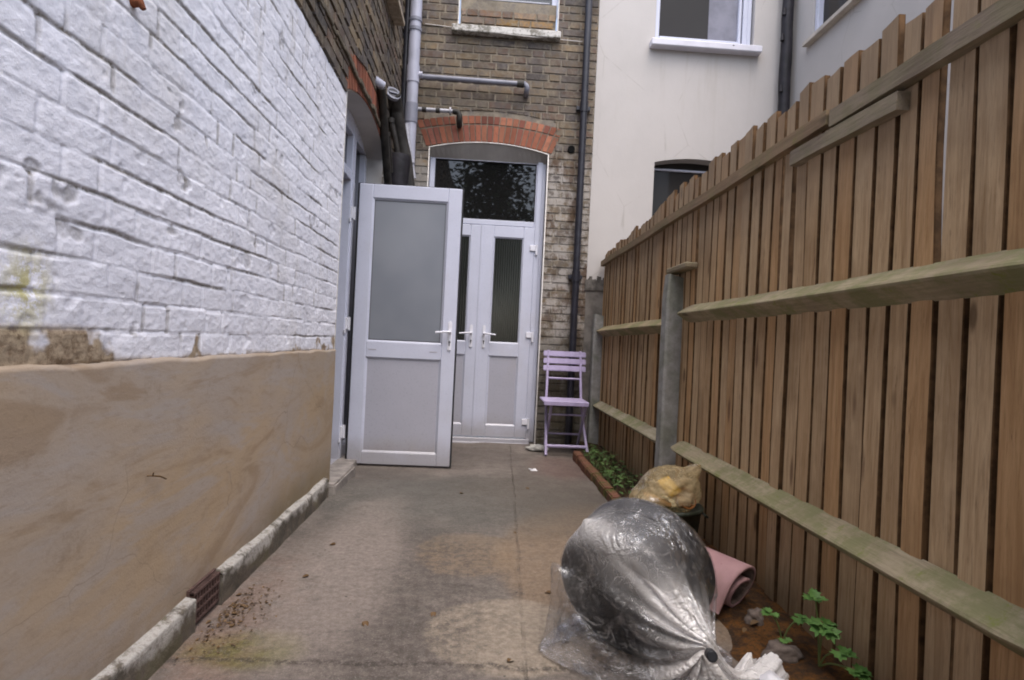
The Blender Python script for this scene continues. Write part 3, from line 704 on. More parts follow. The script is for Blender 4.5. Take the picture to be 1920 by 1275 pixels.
grid_mesh('painted_side_wall', ys, np.linspace(.85, PT, 560), painted, M['paintbrick'], house)
def plast(U, V):
    top = .868+.018*(fbm(U*6, 0*U, 2, 3)-.5); Vv = V*top/.868
    x = -.889+.010*(fbm(U*1.6, Vv*1.6, 1, 3)-.5)+.0022*(fbm(U*9, Vv*9, 4, 3)-.5)
    x = np.where(V > .862, x-.018, x)
    x = x-.010*sst(.3, 0., Vv)*0
    return np.stack([x, U, Vv], -1), None
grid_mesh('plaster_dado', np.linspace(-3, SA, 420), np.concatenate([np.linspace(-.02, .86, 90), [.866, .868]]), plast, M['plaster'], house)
# wall return (paint edge) at the opening
b = MB(); b.box(-1.08, -.903, SA-.004, SA, -.05, SS); b.build('near_reveal', M['reveal'], house)
# plinth
def plinth(U, T):             # T: 0 bottom front -> 1 top back
    H = .104+.014*(fbm(U*3.2, 0*U, 5, 4)-.5)*2; prof_x = np.where(T < .6, -.858-.004*T, -.861-(T-.6)/.4*.036)
    z = np.where(T < .6, T/.6*H-.02*(T == 0), H+(T-.6)*.02)
    n = .016*(fbm(U*7, T*3, 3, 4)-.5)
    return np.stack([prof_x+n, U, z], -1), None
VA, VB = 1.858, 2.045
pl = []
for (a, b_) in ((-3, VA), (VB, 3.42)):
    pl.append(grid_mesh('plinth_kerb', np.linspace(a, b_, int((b_-a)*90)), np.array([0, .1, .2, .3, .4, .5, .58, .62, .7, .85, 1.]), plinth, M['plinth'], house))
b = MB()
for y in (VA, VB, 3.42): b = MB(); b.quad((-.857, y, -.02), (-.9, y, -.02), (-.9, y, .108), (-.858, y, .104)); b.build('plinth_end', M['plinth'], house)
vt = MB(); vt.box(-.895, -.882, VA+.002, VB-.002, .0, .128)
for i in range(4): vt.box(-.884, -.866, VA+.004, VB-.004, .018+i*.031, .027+i*.031, .001)
for i in range(10): vt.box(-.885, -.8675, VA+.004+i*.0192, VA+.011+i*.0192, .018, .12, .001)
vt.build('air_brick', M['ventbrick'], house)
b = MB(); b.box(-.884, -.8825, VA+.006, VB-.006, .02, .118); b.build('vent_dark', M['black'], house)
b = MB(); b.box(-1.06, -.832, 3.47, 4.02, -.05, .062, .010, seg=2); b.box(-1.06, -.905, 4.02, SB, -.05, .018, .006); b.build('doorstep', plain('step_concrete', (.25, .225, .205), .9, .2, .25, 15, .8, 50), house)

# bare bricks over the paint
mb = MB(); holesL = [(SA, SB, PT-.1, lambda u: fzS(u)+.22)]
bricks(mb, -3, YB, PT, 4.7, plL, holesL, seed=21, rough=.012, course=.0755)
mb.c = (.23, .195, .155); backing(mb, -3, YB, PT, 4.7, plL, [(SA, SB, PT-.1, fzS)])
mb.m = 0; bricks(mb, SB, YB, -.1, PT, plL, (), seed=31); mb.c = (.23, .195, .155); backing(mb, SB, YB, -.1, PT, plL, ())
mb.build('bare_side_wall', [M['brickL'], M['mortarL']], house, True)
mb = MB(); voussoirs(mb, SA, SB, SS+.004, SR, .215, plL, 19, RED, False, 9, .03); mb.build('side_brick_arch', [M['archbrick']], house, True)
# broken mortar ledge running along the bare bricks
ld = MB()
for i in range(30):
    y0 = 2.2+i*.085; zz = 2.60+.012*random.random(); k = .012+.014*random.random()
    ld.box(-.91, -.895+k, y0, y0+.088, zz, zz+.020+.02*random.random(), .004)
ld.build('mortar_ledge', M['mortarL'], house)
reveal('side_reveal', SA, SB, -.05, fzS, -.894, -1.12, M['reveal'], house, place=lambda u, z, d: (d, u, z))
# side frame
XF = -1.045
sf = MB()
sf.box(XF-.07, XF, SA+.002, SA+.07, -.02, 2.45, .003); sf.box(XF-.07, XF, SB-.07, SB-.002, -.02, 2.45, .003)
sf.box(XF-.07, XF+.002, 4.395, 4.50, -.02, 2.55, .004); sf.box(XF-.012, XF+.012, 4.41, 4.47, .0, 2.12, .003)
sf.box(XF-.07, XF-.001, SA+.07, 4.395, 2.12, 2.19, .003); sf.box(XF-.07, XF-.001, SA, SB, 2.46, 2.62); sf.box(XF-.07, XF, SA, SB, -.05, .02)
sf.box(XF-.07, XF-.001, 4.50, SB-.07, .0, .10, .003)
sf = sf.build('side_door_frame', M['upvc'], house)
b = MB(); b.box(XF-.05, XF-.045, SA+.07, 4.395, 2.19, 2.46); b.build('side_transom_pane', M['glass'], sf)
b = MB(); b.box(XF-.05, XF-.045, 4.50, SB-.07, .1, 2.46); b.build('sidelight_pane', M['glass'], sf)
for z in (.22, 1.04, 1.88):
    h = MB(); h.box(XF, XF+.02, 4.40, 4.455, z-.045, z+.045, .004); h.box(XF+.0, XF+.012, 4.38, 4.40, z-.075, z-.045, .002); h.tube([(XF+.026, 4.437, z-.05), (XF+.026, 4.437, z+.05)], .010, 10); h.build('hinge', M['handle'], sf)
# room behind the open doorway
b = MB(); x1, x0 = -1.12, -3.2; ya, yb_ = 3.0, 5.5
b.quad((x0, ya, 0), (x0, yb_, 0), (x0, yb_, 2.6), (x0, ya, 2.6)); b.quad((x0, yb_, 0), (x1, yb_, 0), (x1, yb_, 2.6), (x0, yb_, 2.6))
b.quad((x0, ya, 0), (x1, ya, 0), (x1, ya, 2.6), (x0, ya, 2.6)); b.quad((x0, ya, 0), (x1, ya, 0), (x1, yb_, 0), (x0, yb_, 0)); b.quad((x0, ya, 2.6), (x1, ya, 2.6), (x1, yb_, 2.6), (x0, yb_, 2.6))
b.quad((x1, ya, 0), (x1, SA, 0), (x1, SA, 2.6), (x1, ya, 2.6)); b.quad((x1, SB, 0), (x1, yb_, 0), (x1, yb_, 2.6), (x1, SB, 2.6))
b.build('inner_room', M['inside'], house)
# open side door, standing square to the wall
SDY = 4.40
sd = leafdoor('open_side_door', -.982, -.208, -.012, 2.105, (-.878, -.312, .915, 2.00), (-.89, -.315, .078, .795), SDY, M, house,
              (-.252, SDY, 1.012, -1, .105), [], 'open door with large frosted pane', 'frost', T=.06)
b = MB()
b.box(-.992, -.198, SDY+.020, SDY+.045, 2.105, 2.113); b.box(-.209, -.197, SDY+.006, SDY+.066, -.02, 2.113, .002); b.box(-.996, -.982, SDY+.012, SDY+.062, -.02, 2.11, .002)
b.build('door_seal', M['gasket'], sd)
for x in (-.83, -.37):
    v_ = MB()
    v_.box(x-.03, x+.03, SDY-.0015, SDY+.003, .852, .858, .0005); v_.build('drain_slot_cover', plain('slot_grey', (.42, .40, .44), .5, .3), sd)
# small timber window on the side wall, high up
b = MB(); b.box(-.905, -.80, 4.35, 5.0, 3.63, 3.67, .004); b.box(-.905, -.87, 4.36, 4.99, 3.67, 3.74, .004); b.box(-.905, -.86, 4.92, 4.99, 3.74, 5., .004)
b.build('side_window_sill', plain('weathered_cream_timber', (.42, .36, .28), .85, .2, .25, 25, .6), house)

# ------------------------------------------------------------------ cream neighbour house
cream = thing('rendered_house', (1.0, 5.6, 0), 'smooth cream rendered house behind the fence with white framed windows', 'house')
def wallrect(mb, u0, u1, z0, z1, place, holes): backing(mb, u0, u1, z0, z1, lambda u, z, o: place(u, z), holes)
LA, LB, LS, LR = 1.605, 2.45, 2.80, .055
fzL = arch_z(LA, LB, LS, LR)[0]
mb = MB()
wallrect(mb, .985, 2.92, 1.60, 7, lambda u, z: (u, YB, z), [(LA, LB, .9, fzL), (1.55, 2.545, 3.985, 5.3)])
mb.add([(.985, YB, 1.6), (.985, YB, 7), (.985, YB+.05, 7), (.985, YB+.05, 1.6)], [(0, 1, 2, 3)])
mb.build('rear_wall', M['cream'], cream)
mb = MB(); 
for (a, b_, c_, d_) in ((2.2, 4.42, -.1, 5.3), (4.42, 5.20, -.1, 3.88), (4.42, 5.20, 5.0, 5.3), (5.20, YB, -.1, 5.3)):
    mb.quad((2.92, a, c_), (2.92, b_, c_), (2.92, b_, d_), (2.92, a, d_))
mb.quad((2.92, 4.42, 3.88), (3.0, 4.42, 3.88), (3.0, 4.42, 5.), (2.92, 4.42, 5.)); mb.quad((2.92, 5.2, 3.88), (3.0, 5.2, 3.88), (3.0, 5.2, 5.), (2.92, 5.2, 5.)); mb.quad((2.92, 4.42, 5.), (3., 4.42, 5.), (3., 5.2, 5.), (2.92, 5.2, 5.))
mb.build('side_wall', M['cream'], cream)
mb = MB(); mb.quad((.985, YB-.001, -.1), (2.92, YB-.001, -.1), (2.92, YB-.001, 1.60), (.985, YB-.001, 1.60)); mb.build('lower_wall', plain('grey_lower_render', (.17, .155, .14), .9, .2, .3, 8, .8, 30), cream)
mb = MB(); rr = random.Random(4); x = .97
while x < 1.20:
    w_ = .012+.02*rr.random(); h_ = rr.random()*.05
    mb.box(x, x+w_, YB-.012, YB+.01, 1.50, 1.60+h_, .003); x += w_*.8
mb.build('broken_render_edge', plain('grey_rubble', (.12, .11, .10), .95, .1, .4, 20, .9), cream)
reveal('window_reveal', LA, LB, .9, fzL, YB-.001, YB+.16, M['cream'], cream)
fr = MB(); ring(fr, LA, LB, .9, 2.78, .02, YB+.12, YB+.16); fr = fr.build('lower_window_frame', M['upvc'], cream)
b = MB(); b.box(LA, LB, YB+.145, YB+.15, .9, 2.86); b.build('window_pane', M['glassdull'], fr)
reveal('upper_window_reveal', 1.55, 2.545, 3.98, lambda u: 5.3, YB-.001, YB+.1, M['cream'], cream)
fr = MB(); ring(fr, 1.555, 2.53, 3.985, 5.28, .045, YB+.035, YB+.10, .006); fr.box(2.395, 2.425, YB+.025, YB+.09, 4.03, 5.24, .005); fr.box(2.44, 2.485, YB+.03, YB+.09, 4.03, 5.24, .005); fr.box(1.6, 2.40, YB+.028, YB+.09, 4.03, 4.065, .005)
fr = fr.build('upper_window_frame', M['upvc'], cream)
b = MB(); b.box(1.60, 2.48, YB+.06, YB+.065, 4.03, 5.24); b.build('window_pane', M['glassdull'], fr)
b = MB(); b.box(2.10, 2.395, YB+.056, YB+.059, 4.066, 5.235); b.build('curtain', M['curtain'], fr)
b = MB(); b.box(1.50, 2.60, YB-.09, YB+.05, 3.915, 3.982, .008); b.build('sill', M['whitesill'], cream)
b = MB(); b.box(2.30, 2.315, YB-.0915, YB-.088, 3.955, 3.965); b.build('sill_mark', M['blackpipe'], cream)
fr = MB()
for (a, b_) in ((4.42, 4.47), (5.13, 5.18)): fr.box(2.925, 2.99, a, b_, 3.90, 5., .004)
fr.box(2.925, 2.99, 4.47, 5.13, 3.90, 3.95, .004)
fr = fr.build('side_window_frame', M['upvc'], cream)
b = MB(); b.box(2.975, 2.98, 4.47, 5.13, 3.95, 5.); b.build('window_pane', M['glassdull'], fr)
b = MB(); b.box(2.86, 2.99, 4.36, 5.27, 3.86, 3.90, .004); b.build('side_sill', plain('cream_sill', (.52, .47, .41), .8, .2), cream)

# ------------------------------------------------------------------ pipes
def pipe_thing(name, loc, label, cat): return thing(name, loc, label, cat)
gp = pipe_thing('soil_pipe', (-.775, 5.48, 0), 'fat light grey soil pipe standing in the corner left of the brick arch', 'pipe')
b = MB(); b.tube([(-.778, 5.48, 2.2), (-.778, 5.48, 6.5)], .055, 24); b.build('pipe', M['greypipe'], gp)
for z in (3.86, 3.95, 4.22):
    b = MB(); b.tube([(-.778, 5.48, z-.015), (-.778, 5.48, z+.015)], .063, 24); b.build('collar', M['greypipe'] if z > 4 else M['greydark'], gp)
b = MB(); b.tube([(-.778, 5.48, 3.36), (-.778, 5.48, 3.52)], .061, 24); b.tube([(-.778, 5.48, 3.44), (-.69, 5.48, 3.44)], .032, 16); b.build('branch_socket', M['greypipe'], gp)
b = MB(); b.tube([(-.778, 5.48, 2.98), (-.778, 5.48, 3.16)], .062, 24); b.build('joint', M['greydark'], gp)
wp_ = pipe_thing('waste_pipe', (.30, 5.55, 3.42), 'dull grey horizontal waste pipe running from the soil pipe to an elbow', 'pipe')
b = MB(); b.tube(smooth_path([(-.70, 5.50, 3.435), (.20, 5.50, 3.43), (.275, 5.50, 3.43), (.305, 5.50, 3.405), (.305, 5.52, 3.375), (.305, 5.59, 3.36)], 5), .025, 14); b.build('pipe', M['greydark'], wp_)
b = MB(); b.tube([(.21, 5.50, 3.43), (.275, 5.50, 3.43)], .033, 14); b.build('elbow_socket', M['oldpipe'], wp_)
sp_ = pipe_thing('overflow_pipe', (-.40, 5.53, 3.13), 'thin silver pipe with black couplings just above the brick arch', 'pipe')
b = MB(); b.tube([(-.74, 5.50, 3.125), (-.36, 5.50, 3.125)], .019, 12); b.build('pipe', M['silver'], sp_)
for x in (-.66, -.53): b = MB(); b.tube([(x-.02, 5.50, 3.125), (x+.02, 5.50, 3.125)], .026, 12); b.build('coupling', M['oldpipe'], sp_)
b = MB(); b.tube([(-.42, 5.50, 3.125), (-.405, 5.50, 3.125)], .036, 12); b.build('flange', M['silver'], sp_)
b = MB(); b.tube(smooth_path([(-.39, 5.50, 3.125), (-.35, 5.50, 3.12), (-.325, 5.50, 3.09), (-.325, 5.52, 3.04), (-.325, 5.58, 3.02)], 4), .027, 12); b.build('elbow', M['oldpipe'], sp_)
bd = pipe_thing('downpipe', (.855, 5.50, 0), 'straight black downpipe on the brickwork right of the double doors', 'pipe')
b = MB(); b.tube([(.868, 5.52, 0), (.868, 5.52, 6.8)], .034, 20); b.build('pipe', M['blackpipe'], bd)
for z in (1.62, 3.26): b = MB(); b.tube([(.868, 5.52, z-.05), (.868, 5.52, z+.05)], .040, 20); b.box(.80, .935, 5.545, 5.59, z-.02, z+.02, .003); b.build('bracket', M['blackpipe'], bd)
dp2 = pipe_thing('downpipe', (-.86, 5.55, 2.2), 'dark pipe in shade tucked behind the fat grey soil pipe', 'pipe')
b = MB(); b.tube([(-.862, 5.54, 2.3), (-.862, 5.54, 6.5)], .032, 16); b.build('pipe', M['blackpipe'], dp2)
cp = pipe_thing('iron_downpipe', (2.8, 5.5, 0), 'lumpy black cast iron pipe in the corner of the cream house', 'pipe')
pth = [(2.83, 5.50, z) for z in np.linspace(1.0, 6.8, 60)]
b = MB(); b.tube([(x+.003*math.sin(i*1.1), y, z) for i, (x, y, z) in enumerate(pth)], [.052+.004*random.random() for _ in pth], 14); b.build('pipe', M['oldiron'], cp)
for z, dx in ((3.55, -.05), (4.05, -.06), (4.3, -.05)): b = MB(); b.tube([(2.83+dx, 5.47, z-.03), (2.83+dx, 5.47, z+.04)], [.02, .012], 8); b.build('lug', M['oldiron'], cp)
# flue cluster by the side wall
bp = pipe_thing('flue_pipes', (-.85, 5.1, 2.3), 'bundle of dusty black waste pipes and hopper above the open door', 'pipe')
b = MB(); b.tube(smooth_path([(-.86, 4.41, 2.84), (-.86, 4.476, 2.78), (-.86, 4.55, 2.69), (-.86, 4.64, 2.56), (-.86, 4.75, 2.42), (-.86, 4.93, 2.2)], 5), .033, 14); b.build('rear_pipe', M['oldpipe'], bp)
b = MB(); b.tube([(-.91, 4.37, 2.875), (-.85, 4.42, 2.855)], .036, 16); b.build('grey_coupling', M['greypipe'], bp)
P2 = smooth_path([(-.85, 4.9, 3.0), (-.838, 5.0, 2.913), (-.831, 5.03, 2.847), (-.801, 5.1, 2.688), (-.758, 5.12, 2.518), (-.719, 5.15, 2.25)], 5)
b = MB(); b.tube(P2, .059, 18); b.build('front_pipe', M['oldpipe'], bp)
ax = Vector((.42, -.72, .42)).normalized(); cc = Vector((-.86, 4.90, 2.99))
b = MB(); b.tube([cc-ax*.10, cc+ax*.02], .058, 22, caps=True); b.build('access_elbow', M['oldpipe'], bp)
b = MB(); b.tube([cc+ax*.0, cc+ax*.028], .066, 24, caps=False); b.tube([cc+ax*.028, cc+ax*.0281], [.066, .047], 24, caps=False); b.build('cap_ring', M['greydark'], bp)
b = MB(); b.tube([cc+ax*.021, cc+ax*.024], .048, 22); b.build('cap_face', M['blackpipe'], bp)
b = MB(); Mr = ax.to_track_quat('Z', 'Y').to_matrix().to_4x4(); Mr.translation = cc+ax*.026; b.box(-.04, .04, -.009, .009, -.002, .010, .003, Mr); b.build('cap_bar', M['greydark'], bp)
for (a, c_, r_) in (((-.872, 4.97, 2.80), (-.80, 5.05, 2.46), .024), ((-.855, 5.10, 2.86), (-.80, 5.12, 2.5), .026), ((-.872, 4.80, 2.62), (-.86, 4.97, 2.36), .024)):
    b = MB(); b.tube(smooth_path([a, ((a[0]+c_[0])/2+.006, (a[1]+c_[1])/2, (a[2]+c_[2])/2), c_], 4), r_, 12); b.tube([Vector(a)-Vector((0, 0, .02)), Vector(a)+Vector((0, 0, .02))], r_*1.25, 12); b.build('thin_pipe', M['oldpipe'], bp)
b = MB(); b.tube([(-.815, 5.08, 2.535), (-.815, 5.08, 2.50), (-.812, 5.08, 2.30), (-.81, 5.08, 2.1)], [.108, .11, .095, .065], 20); b.build('hopper', M['oldiron'], bp)
b = MB(); b.tube(smooth_path([(-.80, 5.35, 2.92), (-.755, 5.35, 2.64), (-.707, 5.35, 2.42)], 5), .024, 12); b.tube([(-.74, 5.35, 2.60), (-.73, 5.35, 2.56)], .029, 12); b.build('silver_pipe', M['silver'], bp)
# cable
cb = MB(); cb.tube(smooth_path([(-.70, 5.585, 3.985), (-.44, 5.588, 3.972), (.2, 5.52, 3.905), (.61, 5.585, 3.93), (.83, 5.585, 3.925)], 6), .0035, 6)
tag(cb.build('cable', M['bead'], origin=(0, 5.58, 3.9)), 'thin pale cable strung along the bricks beside the stone sill', 'cable')

# ------------------------------------------------------------------ fence
fence = thing('timber_fence', (1.15, 3.3, 0), 'tall brown featheredge board fence with mossy rails and concrete posts', 'fence')
def boards():
    r = random.Random(12); y = 5.56; out = []
    while y > -1.0:
        pitch = r.uniform(.084, .094); out.append((y, pitch)); y -= pitch
    return out
BD = boards()
def topz(y): return 1.945-.10*max(0., (y-3.2)/2.4)**1.3
for bi, (y, p) in enumerate(BD):
    r = random.Random(100+bi)
    gap = r.random() < .26; big = r.random(); slot = r.uniform(.007, .016)
    n = 14; tz = topz(y)+r.uniform(-.032, .018); ang = r.uniform(-.05, .22); lean = r.uniform(-.006, .006)
    xj = r.uniform(-.005, .004); cup = r.uniform(-.003, .003); ph = r.uniform(0, 9)
    rows = []; k = 7
    for i in range(n+1):
        t = i/n; z = .015+(tz-.015)*t
        yc = lean*(t-.4)+.0025*math.sin(ph+t*3.3); wv = .002*math.sin(ph*2+t*11)
        A = y+yc; B = y-p+slot+yc*.4+wv; xo = 1.150+xj+.003*math.sin(ph+t*5)
        if gap: B += (.004+.016*big)*min(1, max(0, (z-1.0)/.45))
        tongue = .016 if not (gap and z > 1.15) else .001
        if z > 1.80: tongue = .001
        zz = lambda yy: z+(ang*((A+B)/2-yy) if i == n else 0)
        rows.append([(xo, A, zz(A)), (xo+cup, (A+B)/2, zz((A+B)/2)), (xo-.001, B+.002, zz(B)), (xo+.002, B, zz(B)), (xo+.017, B, zz(B)), (xo+.018, B-tongue, zz(B)), (xo+.021, A, zz(A))])
    vs = [v for rw in rows for v in rw]; fs = []
    for i in range(n):
        for q in range(k): fs.append((i*k+q, i*k+(q+1) % k, i*k+k+(q+1) % k, i*k+k+q))
    fs += [tuple(range(k))[::-1], tuple(n*k+q for q in range(k))]
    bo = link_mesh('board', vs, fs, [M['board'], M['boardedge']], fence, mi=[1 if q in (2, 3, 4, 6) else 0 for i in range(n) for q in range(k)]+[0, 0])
def arris(y0, y1, zc, name='rail'):
    b = MB(); n = max(6, int(abs(y1-y0)/.08)); pr = [(1.150, .050), (1.082, .007), (1.077, 0.), (1.082, -.007), (1.150, -.050)]
    rr = random.Random(int(zc*100)+int(y0*10)); vs = []; k5 = len(pr)
    for i in range(n+1):
        y = y0+(y1-y0)*i/n; e = 1 if 0 < i < n else .8
        for (x, dz) in pr:
            vs.append((1.150+(x-1.150)*e+(rr.random()-.5)*.001, y+(rr.random()-.5)*.004, zc+dz*e+.003*math.sin(y*2)+(rr.random()-.5)*.0008))
    fs = [(i*k5+k, i*k5+(k+1) % k5, (i+1)*k5+(k+1) % k5, (i+1)*k5+k) for i in range(n) for k in range(k5)]+[tuple(range(k5)), tuple(range(n*k5, n*k5+k5))[::-1]]
    b.add(vs, fs); return b.build(name, M['rail'], fence)
arris(5.52, 3.46, 1.105); arris(3.22, 1.06, 1.165); arris(.82, -1.0, 1.165)
arris(5.52, 3.46, .395); arris(3.22, 1.06, .405); arris(.82, -1.0, .405)
def batten(y0, y1, za, zb, zh, x0=1.118, x1=1.152):
    n = max(4, int(abs(y1-y0)/.1)); rr = random.Random(int(y0*50)); vs = []
    for i in range(n+1):
        t = i/n; y = y0+(y1-y0)*t; z = za+(zb-za)*t+.003*math.sin(y*4)
        for (x, q) in ((x0, 0), (x0+.001, zh), (x1, zh), (x1, 0)): vs.append((x+(rr.random()-.5)*.002, y, z+q+(rr.random()-.5)*.0025))
    fs = [(i*4+k, i*4+(k+1) % 4, (i+1)*4+(k+1) % 4, (i+1)*4+k) for i in range(n) for k in range(4)]+[(0, 1, 2, 3), (n*4+3, n*4+2, n*4+1, n*4)]
    link_mesh('top_batten', vs, fs, M['toprail'], fence)
batten(5.55, 1.87, 1.735, 1.735, .050, 1.108, 1.14); batten(2.10, 1.54, 1.665, 1.655, .052, 1.112, 1.15); batten(1.86, -1.0, 1.722, 1.722, .056, 1.113, 1.15)
def cpost(y, h, name='concrete_post'):
    b = MB(); x0, x1 = 1.055, 1.15; n = 10; rr = random.Random(int(y*10)); vs = []
    for i in range(n+1):
        z = -.05+(h+.05)*i/n; e = .008 if i == n else 0
        ring_ = [(x0+e, y-.042+e), (x0+.014, y-.052+e), (x1, y-.052+e), (x1, y+.052-e), (x0+.014, y+.052-e), (x0+e, y+.042-e)]
        vs += [(px+(rr.random()-.5)*.002, py+(rr.random()-.5)*.002, z-(.02 if i == n and px > 1.1 else 0)) for px, py in ring_]
    fs = [(i*6+k, i*6+(k+1) % 6, (i+1)*6+(k+1) % 6, (i+1)*6+k) for i in range(n) for k in range(6)]+[tuple(range(n*6, n*6+6))]
    b.add(vs, fs); return b.build(name, M['post'], fence)
cpost(3.34, 1.40); cpost(5.52, 1.27); cpost(.94, 1.40)
b = MB(); b.box(1.075, 1.15, 3.07, 3.40, 1.408, 1.442, .008, Matrix.Rotation(0, 4, 'X')); b.build('post_cap_block', M['toprail'], fence)

# ------------------------------------------------------------------ lilac folding chair
ch = thing('folding_chair', (.75, 5.2, -.02), 'lilac slatted folding bistro chair standing before the brickwork by the downpipe', 'chair')
zg = -.01
def chair():
    W0, W1 = .575, .945
    tilt = lambda z: 5.35+.10*(z-.45)/.45                       # back frame leans backwards
    slatM = lambda z: Matrix.Translation((0, tilt(z), z)) @ Matrix.Rotation(math.radians(-12), 4, 'X')
    for z in (.868, .800, .733):
        b = MB(); b.box(.583, .985, -.009, .009, -.027, .027, .006, slatM(z), 2); b.build('back_slat', M['lilac'], ch)
    for x, s in ((.615, 1), (.945, -1)):
        b = MB(); b.tube([(x+s*.012, tilt(.90), .90), (x+s*.002, tilt(.45), .45), (x-s*.005, 5.22, .25), (x-s*.02, 4.99, zg)], [.0125]*4, 8); b.build('back_leg', M['lilac'], ch)
        b = MB(); b.tube([(x+s*.012, 5.01, .435), (x+s*.014, 5.12, .30), (x+s*.012, 5.40, zg)], .012, 8); b.build('cross_leg', M['lilac'], ch)
    b = MB(); b.tube([(.62, tilt(.64), .64), (.94, tilt(.64), .64)], .009, 8); b.build('back_rung', M['lilac'], ch)
    seat = MB()
    for i in range(7):
        y0 = 4.985+i*.053; seat.box(.555, .955, y0, y0+.050, .446, .464, .005)
    seat.box(.585, .605, 4.99, 5.345, .430, .446); seat.box(.905, .925, 4.99, 5.345, .430, .446); seat.box(.558, .952, 4.985, 4.995, .425, .450, .003)
    seat.build('seat', M['lilac'], ch)
    for (y, z, r_) in ((5.10, .335, .008), (5.33, .13, .009)):
        b = MB(); b.tube([(.61, y, z), (.95, y, z)], r_, 8); b.build('rung', M['lilac'], ch)
    b = MB(); b.tube([(.60, 5.05, .062), (.955, 5.05, .062)], .0155, 10); b.build('front_bar', M['lilac'], ch)
chair()

# ------------------------------------------------------------------ planting strip with brick edging
bx = lambda x0, x1, y0, y1, z0, z1: None
edg = thing('brick_edging', (.85, 4.2, 0), 'low mossy red brick edging along the weedy strip by the fence', 'edging')
rr = random.Random(3); y = 4.93
em = NM('mossy_brick', .9, .2); n1 = em.noise(12, 6, .75); n2 = em.noise(60, 5, .7); X = em.xyz()
c = em.mix(em.rng(n2, .35, .65), (.12, .05, .035), (.22, .10, .065)); c = em.mix(em.math('MULTIPLY', em.rng(n1, .42, .58), em.rng(X[1], 4.6, 3.7, .25, 1)), c, (.075, .08, .02)); em.col(c); em.bump(n2, .8, .008)
while y > 3.35:
    L = .215; b = MB(); b.box(.822+rr.uniform(-.006, .006), .885+rr.uniform(-.004, .004), y-L+.006, y, -.05, .052+rr.uniform(-.008, .008), .007, None, 2); b.build('edging_brick', em.mat, edg); y -= L
def bedz(U, V):
    z = .028+.05*(fbm(U*8, V*8, 1, 4)-.5)+.02*(fbm(U*30, V*30, 2, 3)-.5)
    return np.stack([U, V, z], -1), None
tag(grid_mesh('soil_strip', np.linspace(.872, 1.19, 36), np.linspace(3.3, 5.5, 200), bedz, M['soil']), kind='structure')
def litter(U, V):
    e = sst(.80, .97, U+.10*(fbm(U*0+3, V*5, 1, 3)-.5))*sst(.75, 1.2, V)*sst(3.45, 3.1, V)
    z = -.012+e*(.022+.03*fbm(U*9, V*9, 2, 4))
    return np.stack([U, V, z], -1), None
tag(grid_mesh('rotting_litter', np.linspace(.78, 1.19, 50), np.linspace(.7, 3.5, 280), litter, M['litter']), kind='structure')
def leafshape(kind='oval'):
    if kind == 'oval': return [(0, 0), (.28, .25), (.34, .55), (.2, .85), (0, 1), (-.2, .85), (-.34, .55), (-.28, .25)]
    return [(0, 0), (.18, .12), (.55, .10), (.42, .34), (.66, .52), (.36, .60), (.34, .84), (.12, .78), (0, 1.02), (-.12, .78), (-.34, .84), (-.36, .60), (-.66, .52), (-.42, .34), (-.55, .10), (-.18, .12)]
def add_leaf(mb, p, d, up, L, kind='oval', cup=.15):
    d = Vector(d).normalized(); s = d.cross(Vector(up)).normalized(); n = s.cross(d).normalized(); p = Vector(p)
    sh = leafshape(kind); vs = [p+d*(L*.5)-n*(L*cup)]
    for (a, b) in sh: vs.append(p+d*(b*L)+s*(a*L)+n*(abs(a)*L*cup*1.2-(b*b)*L*cup*1.3))
    k = len(sh); mb.add(vs, [(0, 1+i, 1+(i+1) % k) for i in range(k)], True)
rr = random.Random(8)
wd = MB()
for i in range(300):
    y = rr.uniform(3.35, 5.25); x = rr.uniform(.895, 1.12)
    dens = 1.0 if 3.6 < y < 4.75 else .35
    if rr.random() > dens or (x > 1.02 and rr.random() < .5): continue
    z = .035+rr.random()*.075*dens; a = rr.uniform(0, 2*PI)
    add_leaf(wd, (x, y, z), (math.cos(a), math.sin(a), rr.uniform(-.2, .8)), (0, 0, 1), rr.uniform(.018, .05))
for i in range(160):
    y = rr.uniform(3.6, 4.9); x = rr.uniform(.89, 1.05); a = rr.uniform(0, 2*PI); h = rr.uniform(.05, .13); q = Vector((x, y, .02)); e = q+Vector((math.cos(a)*h*.5, math.sin(a)*h*.5, h)); sx_ = Vector((math.sin(a), -math.cos(a), 0))*.003
    wd.add([q-sx_, q+sx_, e], [(0, 1, 2)])
tag(wd.build('weeds', M['leaf'], origin=(1, 4.2, 0)), kind='stuff')
def herb(name, base, stems, kind, label, cat, mat='leaf2', group=None):
    t = thing(name, base, label, cat, group); st = MB(); lf = MB(); B0 = Vector(base)
    for (dx, dy, h, leaves) in stems:
        top = B0+Vector((dx, dy, h)); mid = B0+Vector((dx*.35, dy*.35, h*.55))
        st.tube(smooth_path([B0, mid, top], 4), [.0028]*8+[.0015], 6)
        for (ld, L) in leaves: add_leaf(lf, top, ld, (0, 0, 1), L, kind)
    st.build('stem', M['stem'], t); lf.build('leaves', M[mat], t); return t
herb('leafy_seedling', (1.065, 1.70, .02), [(-.02, .0, .205, [((-1, -.2, .25), .045), ((1, -.1, .2), .04), ((.0, .5, .8), .035), ((-.2, -1, .2), .03)]),
     (-.01, -.03, .145, [((-.8, -.6, -.2), .06), ((.7, -.7, -.3), .055), ((.1, -1, -.45), .06), ((-1, .3, .1), .05), ((1, .3, .1), .05)]),
     (.01, -.08, .09, [((-.5, -.9, 0), .045), ((.8, -.6, .1), .05), ((1, .2, .2), .04)]),
     (.03, -.12, .06, [((-.6, -.9, .1), .04), ((.7, -.8, .2), .045), ((.2, -1, -.1), .05), ((1, 0, .2), .04)])], 'lobed', 'tall green seedling with scalloped leaves growing against the fence foot', 'plant')
